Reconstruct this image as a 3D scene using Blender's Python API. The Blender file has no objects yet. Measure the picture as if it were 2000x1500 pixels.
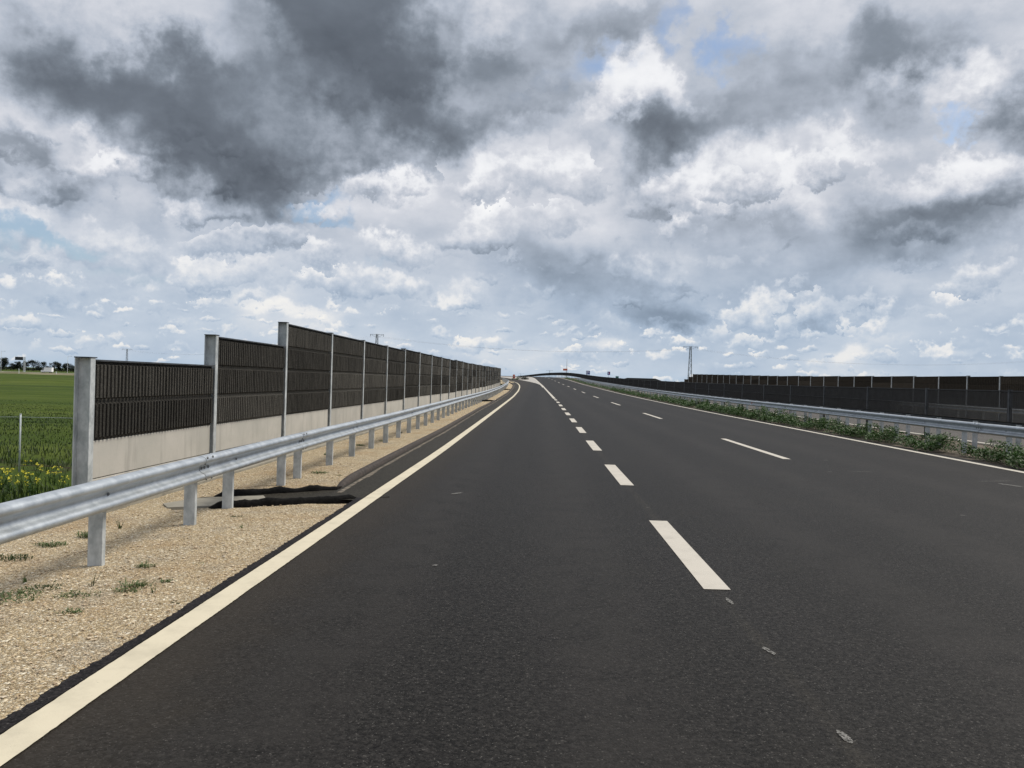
import bpy, math, random
import numpy as np
from mathutils import Vector, Matrix, noise as mnoise
R = math.radians
sc = bpy.context.scene
random.seed(7)
# ------------------------------------------------------------------ camera
EYE = 1.667
cam_d = bpy.data.cameras.new("camera"); cam = bpy.data.objects.new("camera", cam_d)
sc.collection.objects.link(cam); sc.camera = cam
cam_d.sensor_width = 36.0; cam_d.lens = 28.8; cam_d.clip_start = 0.05; cam_d.clip_end = 20000
cam.location = (0, 0, EYE)
cam.matrix_world = (Matrix.Translation((0, 0, EYE)) @ Matrix.Rotation(R(90 - 0.25), 4, 'X')
                    @ Matrix.Rotation(0.028, 4, 'Z'))
# ------------------------------------------------------------------ exposure
sc.view_settings.view_transform = 'Standard'; sc.view_settings.look = 'None'
sc.view_settings.exposure = 0.0; sc.view_settings.gamma = 1.0
# ------------------------------------------------------------------ sun, seen through thin cloud
SUN_AZ, SUN_EL = R(64), R(52)          # azimuth from +Y towards +X
sun_d = bpy.data.lights.new("sun", 'SUN'); sun_d.energy = 3.3; sun_d.angle = R(22); sun_d.color = (1.0, 0.93, 0.82)
sun = bpy.data.objects.new("sun", sun_d); sc.collection.objects.link(sun)
sd = Vector((math.sin(SUN_AZ)*math.cos(SUN_EL), math.cos(SUN_AZ)*math.cos(SUN_EL), math.sin(SUN_EL)))
sun.rotation_euler = sd.to_track_quat('Z', 'Y').to_euler()
# ------------------------------------------------------------------ world: Nishita sky behind procedural cumulus
world = bpy.data.worlds.new("World"); sc.world = world; world.use_nodes = True
class NT:
    """small helper to write node trees as expressions"""
    def __init__(s, tree): s.t = tree; s.n = tree.nodes; s.l = tree.links
    def put(s, sock, v):
        if v is None: return
        if hasattr(v, 'is_linked') or hasattr(v, 'links'): s.l.new(v, sock)
        else: sock.default_value = v
    def node(s, kind, **kw):
        nd = s.n.new(kind)
        for k, v in kw.items(): setattr(nd, k, v)
        return nd
    def m(s, op, a, b=None, c=None, clamp=False):
        nd = s.n.new('ShaderNodeMath'); nd.operation = op; nd.use_clamp = clamp
        s.put(nd.inputs[0], a); s.put(nd.inputs[1], b); s.put(nd.inputs[2], c); return nd.outputs[0]
    def v(s, op, a, b=None, sc_=None):
        nd = s.n.new('ShaderNodeVectorMath'); nd.operation = op
        s.put(nd.inputs[0], a)
        if b is not None: s.put(nd.inputs[1], b)
        if sc_ is not None: s.put(nd.inputs['Scale'], sc_)
        return nd.outputs[1] if op in ('LENGTH', 'DOT_PRODUCT', 'DISTANCE') else nd.outputs[0]
    def noise(s, vec, scale=1.0, detail=5.0, rough=0.5, lac=2.0, dist=0.0, color=False, dim='3D'):
        nd = s.n.new('ShaderNodeTexNoise'); nd.noise_dimensions = dim
        s.put(nd.inputs['Vector'], vec); s.put(nd.inputs['Scale'], scale); nd.inputs['Detail'].default_value = detail
        nd.inputs['Roughness'].default_value = rough; nd.inputs['Lacunarity'].default_value = lac
        nd.inputs['Distortion'].default_value = dist
        return nd.outputs['Color' if color else 'Fac']
    def voro(s, vec, scale, feature='F1', out='Distance', rand=1.0, smooth=None):
        nd = s.n.new('ShaderNodeTexVoronoi'); nd.feature = feature
        s.put(nd.inputs['Vector'], vec); nd.inputs['Scale'].default_value = scale; nd.inputs['Randomness'].default_value = rand
        if smooth is not None: nd.inputs['Smoothness'].default_value = smooth
        return nd.outputs[out]
    def ss(s, x, a, b, lo=0.0, hi=1.0):
        nd = s.n.new('ShaderNodeMapRange'); nd.interpolation_type = 'SMOOTHSTEP'
        s.put(nd.inputs[0], x); s.put(nd.inputs[1], a); s.put(nd.inputs[2], b); s.put(nd.inputs[3], lo); s.put(nd.inputs[4], hi)
        return nd.outputs[0]
    def lin(s, x, a, b, lo=0.0, hi=1.0, clamp=True):
        nd = s.n.new('ShaderNodeMapRange'); nd.clamp = clamp
        s.put(nd.inputs[0], x); s.put(nd.inputs[1], a); s.put(nd.inputs[2], b); s.put(nd.inputs[3], lo); s.put(nd.inputs[4], hi)
        return nd.outputs[0]
    def ramp(s, x, stops):
        nd = s.n.new('ShaderNodeValToRGB'); cr = nd.color_ramp; cr.interpolation = 'LINEAR'
        while len(cr.elements) < len(stops): cr.elements.new(0.5)
        for e, (p, c) in zip(cr.elements, stops): e.position = p; e.color = (*c, 1)
        s.put(nd.inputs[0], x); return nd.outputs[0]
    def mix(s, f, a, b, blend='MIX'):
        nd = s.n.new('ShaderNodeMix'); nd.data_type = 'RGBA'; nd.blend_type = blend
        s.put(nd.inputs[0], f)
        for i, q in ((6, a), (7, b)):
            if isinstance(q, tuple) and len(q) == 3: q = (*q, 1)
            s.put(nd.inputs[i], q)
        return nd.outputs[2]
    def comb(s, x, y, z):
        nd = s.n.new('ShaderNodeCombineXYZ'); s.put(nd.inputs[0], x); s.put(nd.inputs[1], y); s.put(nd.inputs[2], z); return nd.outputs[0]
    def sep(s, v):
        nd = s.n.new('ShaderNodeSeparateXYZ'); s.put(nd.inputs[0], v); return nd.outputs
def srgb(r, g, b):
    f = lambda c: (c/255/12.92) if c <= 10 else ((c/255+0.055)/1.055)**2.4
    return (f(r), f(g), f(b))
DARK = [(-11.3, 21.7, 12.9, 9.2, -12, 1.15), (-9.8, 20.4, 7.8, 4.0, 0, 0.4), (-20.0, 14.5, 14.2, 6.7, -8, 1.15), (-18.7, 14.2, 6.8, 3.4, 0, 0.3), (-27.9, 18.7, 7.3, 5.5, 0, 0.75), (-31.5, 11.3, 6.2, 2.9, 0, 0.75), (-13.4, 25.7, 12.7, 5.2, 0, 0.8), (-21.1, 18.9, 5.8, 3.8, 0, 0.5), (6.7, 24.5, 8.8, 3.1, 0, 0.65), (26.0, 22.4, 9.0, 4.8, 0, 0.6), (14.6, 16.5, 12.2, 3.9, 8, 0.62), (8.8, 14.5, 5.9, 7.1, 15, 0.6), (6.2, 6.8, 12.4, 4.2, 0, 0.75), (22.2, 8.4, 11.1, 5.6, 15, 0.62), (28.5, 11.4, 9.0, 4.3, 20, 0.55), (31.2, 16.0, 4.3, 4.2, 0, 0.7), (-0.2, 19.4, 5.8, 8.1, 0, 0.6), (16.4, 10.7, 6.2, 3.0, 0, 0.45), (20.0, 20.6, 12.7, 4.2, 0, 0.5), (4.1, 17.8, 4.5, 4.0, 0, 0.35), (-5.5, 17.2, 4.0, 2.7, 0, 0.4), (-21.7, 7.6, 3.1, 1.7, 0, 0.2), (10.8, 4.8, 4.3, 1.6, 0, 0.6), (-10.8, 6.1, 5.2, 1.8, 0, 0.3), (-20.7, 5.5, 4.3, 1.5, 0, 0.35), (25.0, 5.0, 5.9, 1.2, 0, 0.3), (-1.7, 9.3, 5.4, 2.7, 0, 0.3), (-6.4, 11.2, 4.4, 1.8, 0, 0.25)]
BRIGHT = [(9.2, 19.7, 4.8, 6.2, 30, 1.5), (6.3, 17.7, 4.4, 2.7, 20, 1.0), (17.0, 13.0, 9.4, 4.7, 0, 0.62), (22.0, 15.9, 5.8, 1.9, -10, 0.4), (-8.4, 14.1, 5.3, 3.1, 0, 0.6), (-2.5, 23.3, 3.1, 4.0, 0, 0.6), (-28.3, 13.4, 4.2, 2.0, 20, 0.7), (-25.4, 11.9, 4.4, 1.4, -20, 0.55), (-18.6, 21.9, 2.4, 1.9, 0, 0.25), (-22.4, 8.7, 5.0, 2.5, 0, 0.5), (-6.3, 9.5, 5.7, 3.1, 0, 0.55), (0.7, 13.5, 6.7, 3.6, 0, 0.5), (-29.5, 6.9, 3.0, 1.8, 0, 0.5), (11.3, 12.5, 3.4, 2.6, 0, 0.5), (-13.5, 4.3, 9.7, 1.7, 0, 0.4), (28.9, 20.1, 6.9, 5.1, 0, 0.35), (-25.8, 16.3, 2.2, 2.0, 0, 0.3), (24.7, 16.6, 7.4, 2.4, 10, 0.4), (-2.2, 15.4, 4.5, 2.7, 0, 0.45), (-15.7, 10.3, 6.2, 2.2, 0, 0.3), (29.0, 2.6, 2.1, 0.6, 0, 0.6), (22.7, 2.4, 1.9, 0.8, 20, 0.6), (14.5, 2.2, 1.3, 0.6, 0, 0.6), (6.7, 2.9, 4.0, 0.9, 0, 0.6), (11.2, 3.2, 2.2, 1.0, 0, 0.5), (-15.5, 4.2, 4.6, 0.8, 0, 0.5), (-25.5, 4.2, 2.9, 1.0, 0, 0.45), (-2.6, 4.7, 1.8, 0.9, 0, 0.45), (-23.8, 6.0, 1.3, 0.8, 20, 0.6), (-2.6, 2.9, 3.6, 0.6, 0, 0.4)]
BLUE = [(6.1, 21.6, 4.9, 2.9, 0, 0.75), (15.1, 21.7, 3.1, 2.6, 0, 0.75), (11.3, 23.9, 2.6, 2.6, 0, 0.6), (28.0, 16.7, 1.9, 1.1, -30, 0.6), (-13.0, 11.1, 5.5, 1.2, -8, 0.8), (-29.8, 8.1, 6.4, 1.0, -3, 0.8), (-31.9, 7.4, 2.6, 1.5, 0, 0.6), (-25.3, 6.3, 5.9, 1.4, 0, 0.4), (-9.1, 7.9, 2.6, 1.3, 0, 0.35), (2.3, 18.8, 2.7, 4.0, 0, 0.3)]
def build_sky():
    T = NT(world.node_tree); T.n.clear()
    out = T.node('ShaderNodeOutputWorld')
    sky = T.node('ShaderNodeTexSky'); sky.sky_type = 'NISHITA'; sky.sun_disc = False
    sky.sun_elevation = SUN_EL; sky.sun_rotation = SUN_AZ; sky.air_density = 1.0; sky.dust_density = 1.2; sky.ozone_density = 1.6
    bg1 = T.node('ShaderNodeBackground'); T.l.new(sky.outputs[0], bg1.inputs[0]); bg1.inputs[1].default_value = 0.125
    D = T.v('NORMALIZE', T.node('ShaderNodeTexCoord').outputs['Generated'])
    x, y, z = T.sep(D)[0], T.sep(D)[1], T.sep(D)[2]
    az = T.m('MULTIPLY', T.m('ARCTAN2', x, y), 57.2958)
    el = T.m('MULTIPLY', T.m('ARCSINE', z), 57.2958)
    half = (.5, .5, .5)
    w1 = T.v('SUBTRACT', T.noise(D, 8.0, 6, .55, color=True), half)       # shared turbulence
    w2 = T.v('SUBTRACT', T.noise(D, 36.0, 5, .6, color=True), half)
    w3 = T.v('SUBTRACT', T.noise(D, 130.0, 3, .6, color=True), half)
    amp = T.lin(el, 0, 14, .12, 1.0)
    wv = T.v('ADD', T.v('SCALE', w1, sc_=T.m('MULTIPLY', amp, 13.0)), T.v('SCALE', w2, sc_=T.m('MULTIPLY', amp, 4.0)))
    P = T.v('MULTIPLY', T.v('ADD', T.comb(az, el, 0.0), wv), (1, 1, 0))
    def blobs(lst):
        acc = None
        for (a, e, rx, ry, rot, am) in lst:
            mp = T.node('ShaderNodeMapping', vector_type='TEXTURE')
            T.l.new(P, mp.inputs[0]); mp.inputs[1].default_value = (a, e, 0); mp.inputs[2].default_value = (0, 0, R(rot))
            mp.inputs[3].default_value = (rx, ry, 1)
            g = T.node('ShaderNodeTexGradient', gradient_type='SPHERICAL'); T.l.new(mp.outputs[0], g.inputs[0])
            s_ = T.ss(g.outputs[1], 0.0, 0.95)
            acc = T.m('MULTIPLY', s_, am) if acc is None else T.m('MULTIPLY_ADD', s_, am, acc)
        return acc
    dark = blobs(DARK); bright = blobs(BRIGHT); blue = blobs(BLUE)
    big = T.m('SUBTRACT', bright, dark)
    # small-scale relief, lit from above
    def emb(sc_, det, d):
        q = T.v('MULTIPLY', D, (sc_, sc_, sc_*1.6))
        return T.m('SUBTRACT', T.noise(q, 1.0, det, .58), T.noise(T.v('ADD', q, (-.4*d, 0, d)), 1.0, det, .58))
    e1 = emb(13.0, 6, .16); e2 = emb(42.0, 5, .16)
    # heaps of cumulus: one cloud per cell, flat-based, bright-topped; five size classes from overhead to the horizon
    def heaps(sc_, zs, off, rmin, rmax, warp, soft, ke):
        q = T.v('ADD', T.v('MULTIPLY', D, (sc_, sc_, sc_*zs)), off)
        ws = T.v('SCALE', w1, sc_=warp[0]); ws = T.v('ADD', ws, T.v('SCALE', w2, sc_=warp[1])); ws = T.v('ADD', ws, T.v('SCALE', w3, sc_=warp[2]))
        qq = T.v('ADD', q, ws)
        vn = T.node('ShaderNodeTexVoronoi'); T.l.new(qq, vn.inputs['Vector']); vn.inputs['Scale'].default_value = 1.0
        rel = T.v('SUBTRACT', qq, vn.outputs['Position']); rc = T.sep(vn.outputs['Color'])
        rx, ry, rz = T.sep(rel)
        below = T.m('MULTIPLY', T.m('MINIMUM', rz, 0.0), 1.3)
        r = T.v('LENGTH', T.comb(rx, ry, T.m('ADD', rz, below)))
        rad = T.m('ADD', T.lin(rc[0], 0, 1, rmin, rmax), T.m('MULTIPLY', bright, .10))
        cov = T.ss(T.m('SUBTRACT', rad, r), 0.0, soft)
        t = T.m('DIVIDE', T.m('ADD', rz, T.m('MULTIPLY', rx, -.22)), rad)
        val = T.m('MULTIPLY_ADD', t, .46 if sc_ < 12 else .36, T.lin(rc[1], 0, 1, .52 if sc_ < 12 else .57, .70 if sc_ < 12 else .76))
        val = T.m('ADD', val, T.m('MULTIPLY', e1 if sc_ < 12 else e2, ke))
        return cov, val
    def over(v, top, cov):
        return T.m('ADD', T.m('MULTIPLY', v, T.m('SUBTRACT', 1.0, cov)), T.m('MULTIPLY', top, cov))
    nv = T.noise(T.v('MULTIPLY', D, (6, 6, 11)), 1.0, 7, .56)
    val = T.m('MULTIPLY_ADD', T.m('SUBTRACT', nv, .5), .70, .655)
    for (sc_, zs, off, r0, r1, warp, soft, ke, lo, hi, k) in LAYERS:
        cov, v = heaps(sc_, zs, off, r0, r1, warp, soft, ke)
        wgt = T.ss(el, lo[0], lo[1])
        if hi: wgt = T.m('MULTIPLY', wgt, T.ss(el, hi[0], hi[1], 1.0, 0.0))
        val = over(val, v, T.m('MULTIPLY', T.m('MULTIPLY', cov, wgt), k))
    rag = T.m('SUBTRACT', T.noise(D, 7.0, 7, .54), .5)
    dk = T.ss(T.m('ADD', dark, T.m('MULTIPLY_ADD', rag, .50, T.m('MULTIPLY', T.m('SUBTRACT', val, .62), -.25))), .0, 1.25)
    br = T.ss(T.m('ADD', bright, T.m('MULTIPLY_ADD', rag, 1.1, T.m('MULTIPLY', T.m('SUBTRACT', val, .62), .9))), .28, .95)
    val = T.m('MULTIPLY', val, T.m('SUBTRACT', 1.0, T.m('MULTIPLY', dk, .55)))
    val = T.m('SUBTRACT', val, T.m('MULTIPLY', dk, .10))
    val = T.m('ADD', val, T.m('MULTIPLY', T.m('MULTIPLY', br, .21), T.m('SUBTRACT', 1.0, T.m('MULTIPLY', dk, .8))))
    val = T.m('ADD', val, T.m('MULTIPLY', T.m('MULTIPLY_ADD', e2, .5, e1), T.m('SUBTRACT', .11, T.m('MULTIPLY', dk, .10))))
    val = T.m('MINIMUM', val, T.m('MULTIPLY_ADD', T.m('SUBTRACT', val, .84), .5, .84))
    near = T.ramp(val, [(0, srgb(70, 77, 85)), (.14, srgb(90, 97, 107)), (.34, srgb(134, 143, 155)), (.54, srgb(180, 188, 201)),
                        (.72, srgb(213, 216, 224)), (.88, srgb(242, 243, 246)), (1, srgb(254, 254, 253))])
    far = T.ramp(val, [(0, srgb(112, 128, 146)), (.3, srgb(138, 155, 175)), (.50, srgb(166, 184, 205)), (.68, srgb(194, 206, 220)),
                       (.84, srgb(231, 232, 233)), (1, srgb(251, 247, 238))])
    col = T.mix(T.ss(el, 1.5, 13, 1.0, 0.0), near, far)
    col = T.mix(T.m('MULTIPLY', T.ss(el, -.5, 1.4, 1.0, 0.0), T.lin(val, .60, .85, .85, .30)), col, srgb(170, 194, 216))
    bg2 = T.node('ShaderNodeBackground'); T.l.new(col, bg2.inputs[0]); bg2.inputs[1].default_value = 1.0
    hole = T.m('ADD', T.m('MULTIPLY_ADD', rag, 1.4, blue), T.m('MULTIPLY', T.m('SUBTRACT', val, .66), -.9))
    hole = T.m('MULTIPLY', T.ss(hole, .22, .95), T.ss(blue, .0, .4))
    mixs = T.node('ShaderNodeMixShader'); T.put(mixs.inputs[0], T.m('SUBTRACT', 1.0, T.m('MULTIPLY', hole, .85)))
    T.l.new(bg1.outputs[0], mixs.inputs[1]); T.l.new(bg2.outputs[0], mixs.inputs[2])
    T.l.new(mixs.outputs[0], out.inputs[0])
    world.cycles.sampling_method = 'MANUAL'; world.cycles.sample_map_resolution = 512
# scale, vertical squash, offset, smallest and largest radius, turbulence, softness, relief, elevation in, elevation out, opacity
LAYERS = [
 (34, 2.5, (1.2, 9.4, 2.5), .20, .62, (2.2, 1.6, .6), .22, .25, (-1.5, .0), (3.5, 6.0), .95),
 (18, 2.2, (4.2, 3.4, 7.5), .20, .66, (2.0, 1.3, .4), .26, .3, (.6, 2.2), (6.0, 10.0), .95),
 (10.5, 1.9, (8.2, 1.4, 3.5), .22, .70, (1.8, 1.0, .25), .28, .35, (2.2, 4.5), (12, 18), .95),
 (6.6, 1.7, (2.7, 6.1, 9.5), .25, .64, (1.4, .6, .15), .26, .45, (4.0, 7.5), (14, 22), .95),
 (4.2, 1.5, (5.7, 2.1, 1.5), .30, .62, (1.1, .45, .12), .34, .50, (8, 13), None, .85),
 (2.8, 1.4, (9.7, 4.1, 6.5), .28, .60, (.95, .35, .09), .38, .45, (12, 20), None, .75),
]
build_sky()
# ------------------------------------------------------------------ scene helpers
COL = sc.collection
def tag(o, label=None, cat=None, group=None, kind=None):
    if label: o["label"] = label
    if cat: o["category"] = cat
    if group: o["group"] = group
    if kind: o["kind"] = kind
    return o
def thing(name, loc, label, cat, group=None, rz=0.0):
    o = bpy.data.objects.new(name, None); COL.objects.link(o); o.location = loc; o.rotation_euler = (0, 0, rz)
    o.empty_display_size = 0.3
    return tag(o, label, cat, group)
class MB:
    """collects vertices and faces; build() links them as one mesh object"""
    def __init__(s): s.v = []; s.f = []; s.sm = []
    def add(s, vs, fs, smooth=False):
        b = len(s.v); s.v.extend([tuple(map(float, p)) for p in vs]); s.f.extend([tuple(int(i)+b for i in f) for f in fs]); s.sm.extend([smooth]*len(fs))
    def box(s, x0, x1, y0, y1, z0, z1):
        s.add([(x0,y0,z0),(x1,y0,z0),(x1,y1,z0),(x0,y1,z0),(x0,y0,z1),(x1,y0,z1),(x1,y1,z1),(x0,y1,z1)],
              [(0,3,2,1),(4,5,6,7),(0,1,5,4),(1,2,6,5),(2,3,7,6),(3,0,4,7)])
    def bar(s, p, q, w, h=None):
        p, q = Vector(p), Vector(q); d = (q-p).normalized(); h = h or w
        u = d.cross(Vector((0, 0, 1)));  u = Vector((1, 0, 0)) if u.length < 1e-3 else u.normalized()
        t = d.cross(u); vs = []
        for c in (p, q):
            for a, b in ((-1,-1),(1,-1),(1,1),(-1,1)): vs.append(c + u*a*w/2 + t*b*h/2)
        s.add(vs, [(0,1,2,3),(7,6,5,4),(0,4,5,1),(1,5,6,2),(2,6,7,3),(3,7,4,0)])
    def tube(s, pts, r, n=8, smooth=True, cap=True):
        pts = [Vector(p) for p in pts]; rs = r if hasattr(r, '__len__') else [r]*len(pts); vs = []; fs = []
        for i, p in enumerate(pts):
            d = (pts[min(i+1, len(pts)-1)] - pts[max(i-1, 0)]).normalized()
            u = d.cross(Vector((0, 0, 1))); u = Vector((1, 0, 0)) if u.length < 1e-3 else u.normalized(); t = d.cross(u)
            for k in range(n):
                a = 2*math.pi*k/n; vs.append(p + (u*math.cos(a) + t*math.sin(a))*rs[i])
        for i in range(len(pts)-1):
            for k in range(n): fs.append((i*n+k, i*n+(k+1) % n, (i+1)*n+(k+1) % n, (i+1)*n+k))
        if cap: fs.append(tuple(range(n))[::-1]); fs.append(tuple((len(pts)-1)*n+k for k in range(n)))
        s.add(vs, fs, smooth)
    def extrude(s, prof, path, smooth=False, closed=True, cap=True):
        """prof: (offset across, z); path: list of (x,y,z, nx, ny) frames"""
        n = len(prof); vs = []; fs = []
        for (x, y, z, nx, ny) in path:
            for (a, b) in prof: vs.append((x+nx*a, y+ny*a, z+b))
        m = n if closed else n-1
        for i in range(len(path)-1):
            for k in range(m): fs.append((i*n+k, (i+1)*n+k, (i+1)*n+(k+1) % n, i*n+(k+1) % n))
        s.add(vs, fs, smooth)
        if cap and closed:
            L = (len(path)-1)*n
            s.add(vs[:n], [tuple(range(n))]); s.add(vs[L:L+n], [tuple(range(n))[::-1]])
    def build(s, name, mat, parent=None, loc=None, bevel=0):
        me = bpy.data.meshes.new(name); me.from_pydata(s.v, [], s.f); me.materials.append(mat)
        me.polygons.foreach_set('use_smooth', s.sm); me.update()
        o = bpy.data.objects.new(name, me); COL.objects.link(o)
        if loc: o.location = loc
        if parent: o.parent = parent
        if bevel:
            m = o.modifiers.new('bevel', 'BEVEL'); m.width = bevel; m.segments = 2; m.limit_method = 'ANGLE'
        return o
def link(o, parent=None):
    COL.objects.link(o); o.parent = parent; return o
def copy_tree(o, parent=None):
    c = o.copy(); COL.objects.link(c); c.parent = parent
    for ch in o.children: copy_tree(ch, c)
    return c
# ------------------------------------------------------------------ materials
def new_mat(name, rough=0.6, metal=0.0, spec=0.5):
    m = bpy.data.materials.new(name); m.use_nodes = True; T = NT(m.node_tree)
    b = m.node_tree.nodes['Principled BSDF']; b.inputs['Roughness'].default_value = rough
    b.inputs['Metallic'].default_value = metal; b.inputs['Specular IOR Level'].default_value = spec
    return m, T, b
def OC(T): return T.node('ShaderNodeTexCoord').outputs['Object']
def WP(T): return T.node('ShaderNodeNewGeometry').outputs['Position']
def bump(T, b, h, strength, dist):
    n = T.node('ShaderNodeBump'); n.inputs['Strength'].default_value = strength; n.inputs['Distance'].default_value = dist
    T.put(n.inputs['Height'], h); T.l.new(n.outputs[0], b.inputs['Normal'])
def mottled(name, c1, c2, scale=4.0, rough=0.6, metal=0.0, detail=5, lo=.35, hi=.65, bmp=0, bscale=60, stretch=(1, 1, 1), spec=.5, speck=0):
    m, T, b = new_mat(name, rough, metal, spec); P = T.v('MULTIPLY', WP(T), stretch)
    n = T.noise(P, scale, detail, .6)
    col = T.mix(T.ss(n, lo, hi), c1, c2)
    if speck: col = T.mix(T.m('MULTIPLY', T.ss(T.noise(P, bscale*2.0, 3, .7), .5, .75), speck), col, tuple(min(1, q*2.2) for q in c2))
    T.put(b.inputs['Base Color'], col)
    if bmp: bump(T, b, T.noise(P, bscale, 4, .6), bmp, .01)
    return m
M = {}
def asphalt(name, base, tracks=False):
    m, T, b = new_mat(name, .60, 0, .08); P = WP(T)
    cell = T.voro(P, 68.0, 'F1', 'Color'); c1 = T.sep(cell)[0]; dist = T.voro(P, 68.0, 'F1', 'Distance')
    cell2 = T.sep(T.voro(P, 210.0, 'F1', 'Color'))[1]
    big = T.noise(T.v('MULTIPLY', P, (.55, .12, 1)), 1.0, 5, .55)
    mid = T.noise(P, 2.3, 5, .6)
    grain = T.noise(P, 26.0, 5, .85)
    f = T.m('MULTIPLY_ADD', T.m('SUBTRACT', big, .5), .45, 1.0)
    f = T.m('MULTIPLY', f, T.m('MULTIPLY_ADD', T.m('SUBTRACT', mid, .5), .30, 1.0))
    f = T.m('MULTIPLY', f, T.m('MAXIMUM', T.m('MULTIPLY_ADD', T.m('SUBTRACT', grain, .5), 4.2, 1.0), .15))
    f = T.m('MULTIPLY', f, T.m('MULTIPLY_ADD', c1, 1.1, .45))
    col = T.mix(1.0, base, T.comb(f, f, f), 'MULTIPLY')
    st = T.m('MULTIPLY', T.ss(c1, .955, .975), T.ss(dist, .42, .2))
    st2 = T.m('MULTIPLY', T.ss(cell2, .985, .995), .6)
    col = T.mix(T.m('MULTIPLY', st, .42), col, (.17, .16, .145))
    col = T.mix(T.m('MULTIPLY', st2, .5), col, (.30, .29, .27))
    # dusty tan film near the edges of the lanes: broad patches only
    dust = T.m('MULTIPLY', T.ss(T.noise(T.v('MULTIPLY', P, (.8, .25, 1)), 1.7, 5, .6), .52, .75), .25)
    col = T.mix(dust, col, (.030, .027, .022))
    if tracks:                       # worn wheel tracks and the paver's joint, running along the carriageway
        px, py_ = T.sep(P)[0], T.sep(P)[1]
        lat = T.m('SUBTRACT', px, T.m('MULTIPLY', py_, .0325)); wob = T.m('MULTIPLY', T.m('SUBTRACT', T.noise(T.v('MULTIPLY', P, (.5, .15, 1)), 1.0, 3, .5), .5), .35)
        la = T.m('ADD', lat, wob)
        for c_, w_, k_ in ((-1.25, .40, .26), (.45, .40, .22), (2.9, .42, .20), (4.7, .42, .22), (7.3, .42, .20), (9.1, .42, .18)):
            bandv = T.ss(T.m('ABSOLUTE', T.m('SUBTRACT', la, c_)), w_*1.5, w_*.2)
            col = T.mix(T.m('MULTIPLY', bandv, T.m('MULTIPLY', T.ss(mid, .25, .6), k_*2.2)), col, (.031, .0285, .026))
        seam = T.m('MULTIPLY', T.ss(T.m('ABSOLUTE', T.m('SUBTRACT', T.m('ADD', lat, T.m('MULTIPLY', wob, .12)), 1.50)), .085, .01), T.ss(grain, .35, .62))
        col = T.mix(T.m('MULTIPLY', seam, T.ss(T.noise(T.v('MULTIPLY', P, (.5, .6, 1)), 1.0, 4, .6), .35, .7, .15, .75)), col, (.048, .043, .034))
        side = T.m('MULTIPLY', T.ss(T.m('ADD', la, T.m('MULTIPLY', T.m('SUBTRACT', mid, .5), .8)), -1.35, -2.1), .45)
        col = T.mix(side, col, (.045, .037, .028))
    T.put(b.inputs['Base Color'], col)
    bump(T, b, T.m('ADD', T.m('MULTIPLY', T.m('SUBTRACT', 1.0, dist), .7), grain), .55, .006)
    return m
M['asphalt'] = asphalt('asphalt', (.0175, .0163, .0150), True)
M['asphalt_far'] = asphalt('asphalt_old', (.085, .078, .070))
M['asphalt_edge'] = asphalt('asphalt_edge', (.014, .012, .012))
M['gutter'] = asphalt('asphalt_gutter', (.032, .029, .023))
def gravel():
    m, T, b = new_mat('gravel', .9, 0, .25); P = WP(T)
    Pw = T.v('ADD', P, T.v('SCALE', T.v('SUBTRACT', T.noise(P, 30, 2, .5, color=True), (.5, .5, .5)), sc_=.02))
    c = T.sep(T.voro(Pw, 92.0, 'F1', 'Color')); d = T.voro(Pw, 92.0, 'F1', 'Distance')
    cB = T.sep(T.voro(Pw, 46.0, 'F1', 'Color')); dB = T.voro(Pw, 46.0, 'F1', 'Distance')
    big = T.ss(cB[0], .62, .66)
    pick = T.m('ADD', T.m('MULTIPLY', c[0], T.m('SUBTRACT', 1.0, big)), T.m('MULTIPLY', cB[1], big))
    dd = T.m('ADD', T.m('MULTIPLY', d, T.m('SUBTRACT', 1.0, big)), T.m('MULTIPLY', dB, big))
    col = T.ramp(pick, [(0, (.22, .165, .085)), (.25, (.46, .35, .20)), (.55, (.61, .49, .31)), (.8, (.73, .62, .435)), (1, (.85, .79, .64))])
    patch = T.noise(P, .9, 5, .62)
    col = T.mix(T.m('MULTIPLY', T.ss(patch, .48, .72), .55), col, (.40, .25, .11))
    col = T.mix(T.m('MULTIPLY', T.ss(T.noise(P, 1.7, 4, .6), .5, .75), .45), col, (.30, .285, .25))
    fine = T.noise(P, 130, 3, .7)
    gap = T.m('MULTIPLY', T.ss(dd, .38, .62), .60)
    col = T.mix(gap, col, (.09, .066, .042))
    col = T.mix(T.m('MULTIPLY', T.ss(fine, .45, .8), .3), col, (.52, .44, .33))
    T.put(b.inputs['Base Color'], col)
    h = T.m('ADD', T.m('MULTIPLY', T.m('SUBTRACT', 1.0, dd), 1.0), T.m('MULTIPLY', fine, .25))
    bump(T, b, h, .9, .012)
    return m
M['gravel'] = gravel()
def stone():
    m, T, b = new_mat('pebble', .85, 0, .3); P = WP(T)
    c = T.noise(P, 23.0, 1, .5); c2 = T.noise(P, 160, 3, .6)
    col = T.ramp(T.lin(c, .25, .75), [(0, (.28, .20, .12)), (.35, (.50, .39, .26)), (.65, (.62, .51, .37)), (1, (.76, .70, .59))])
    col = T.mix(T.m('MULTIPLY', c2, .3), col, (.25, .2, .15)); T.put(b.inputs['Base Color'], col); return m
M['stone'] = stone()
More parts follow.
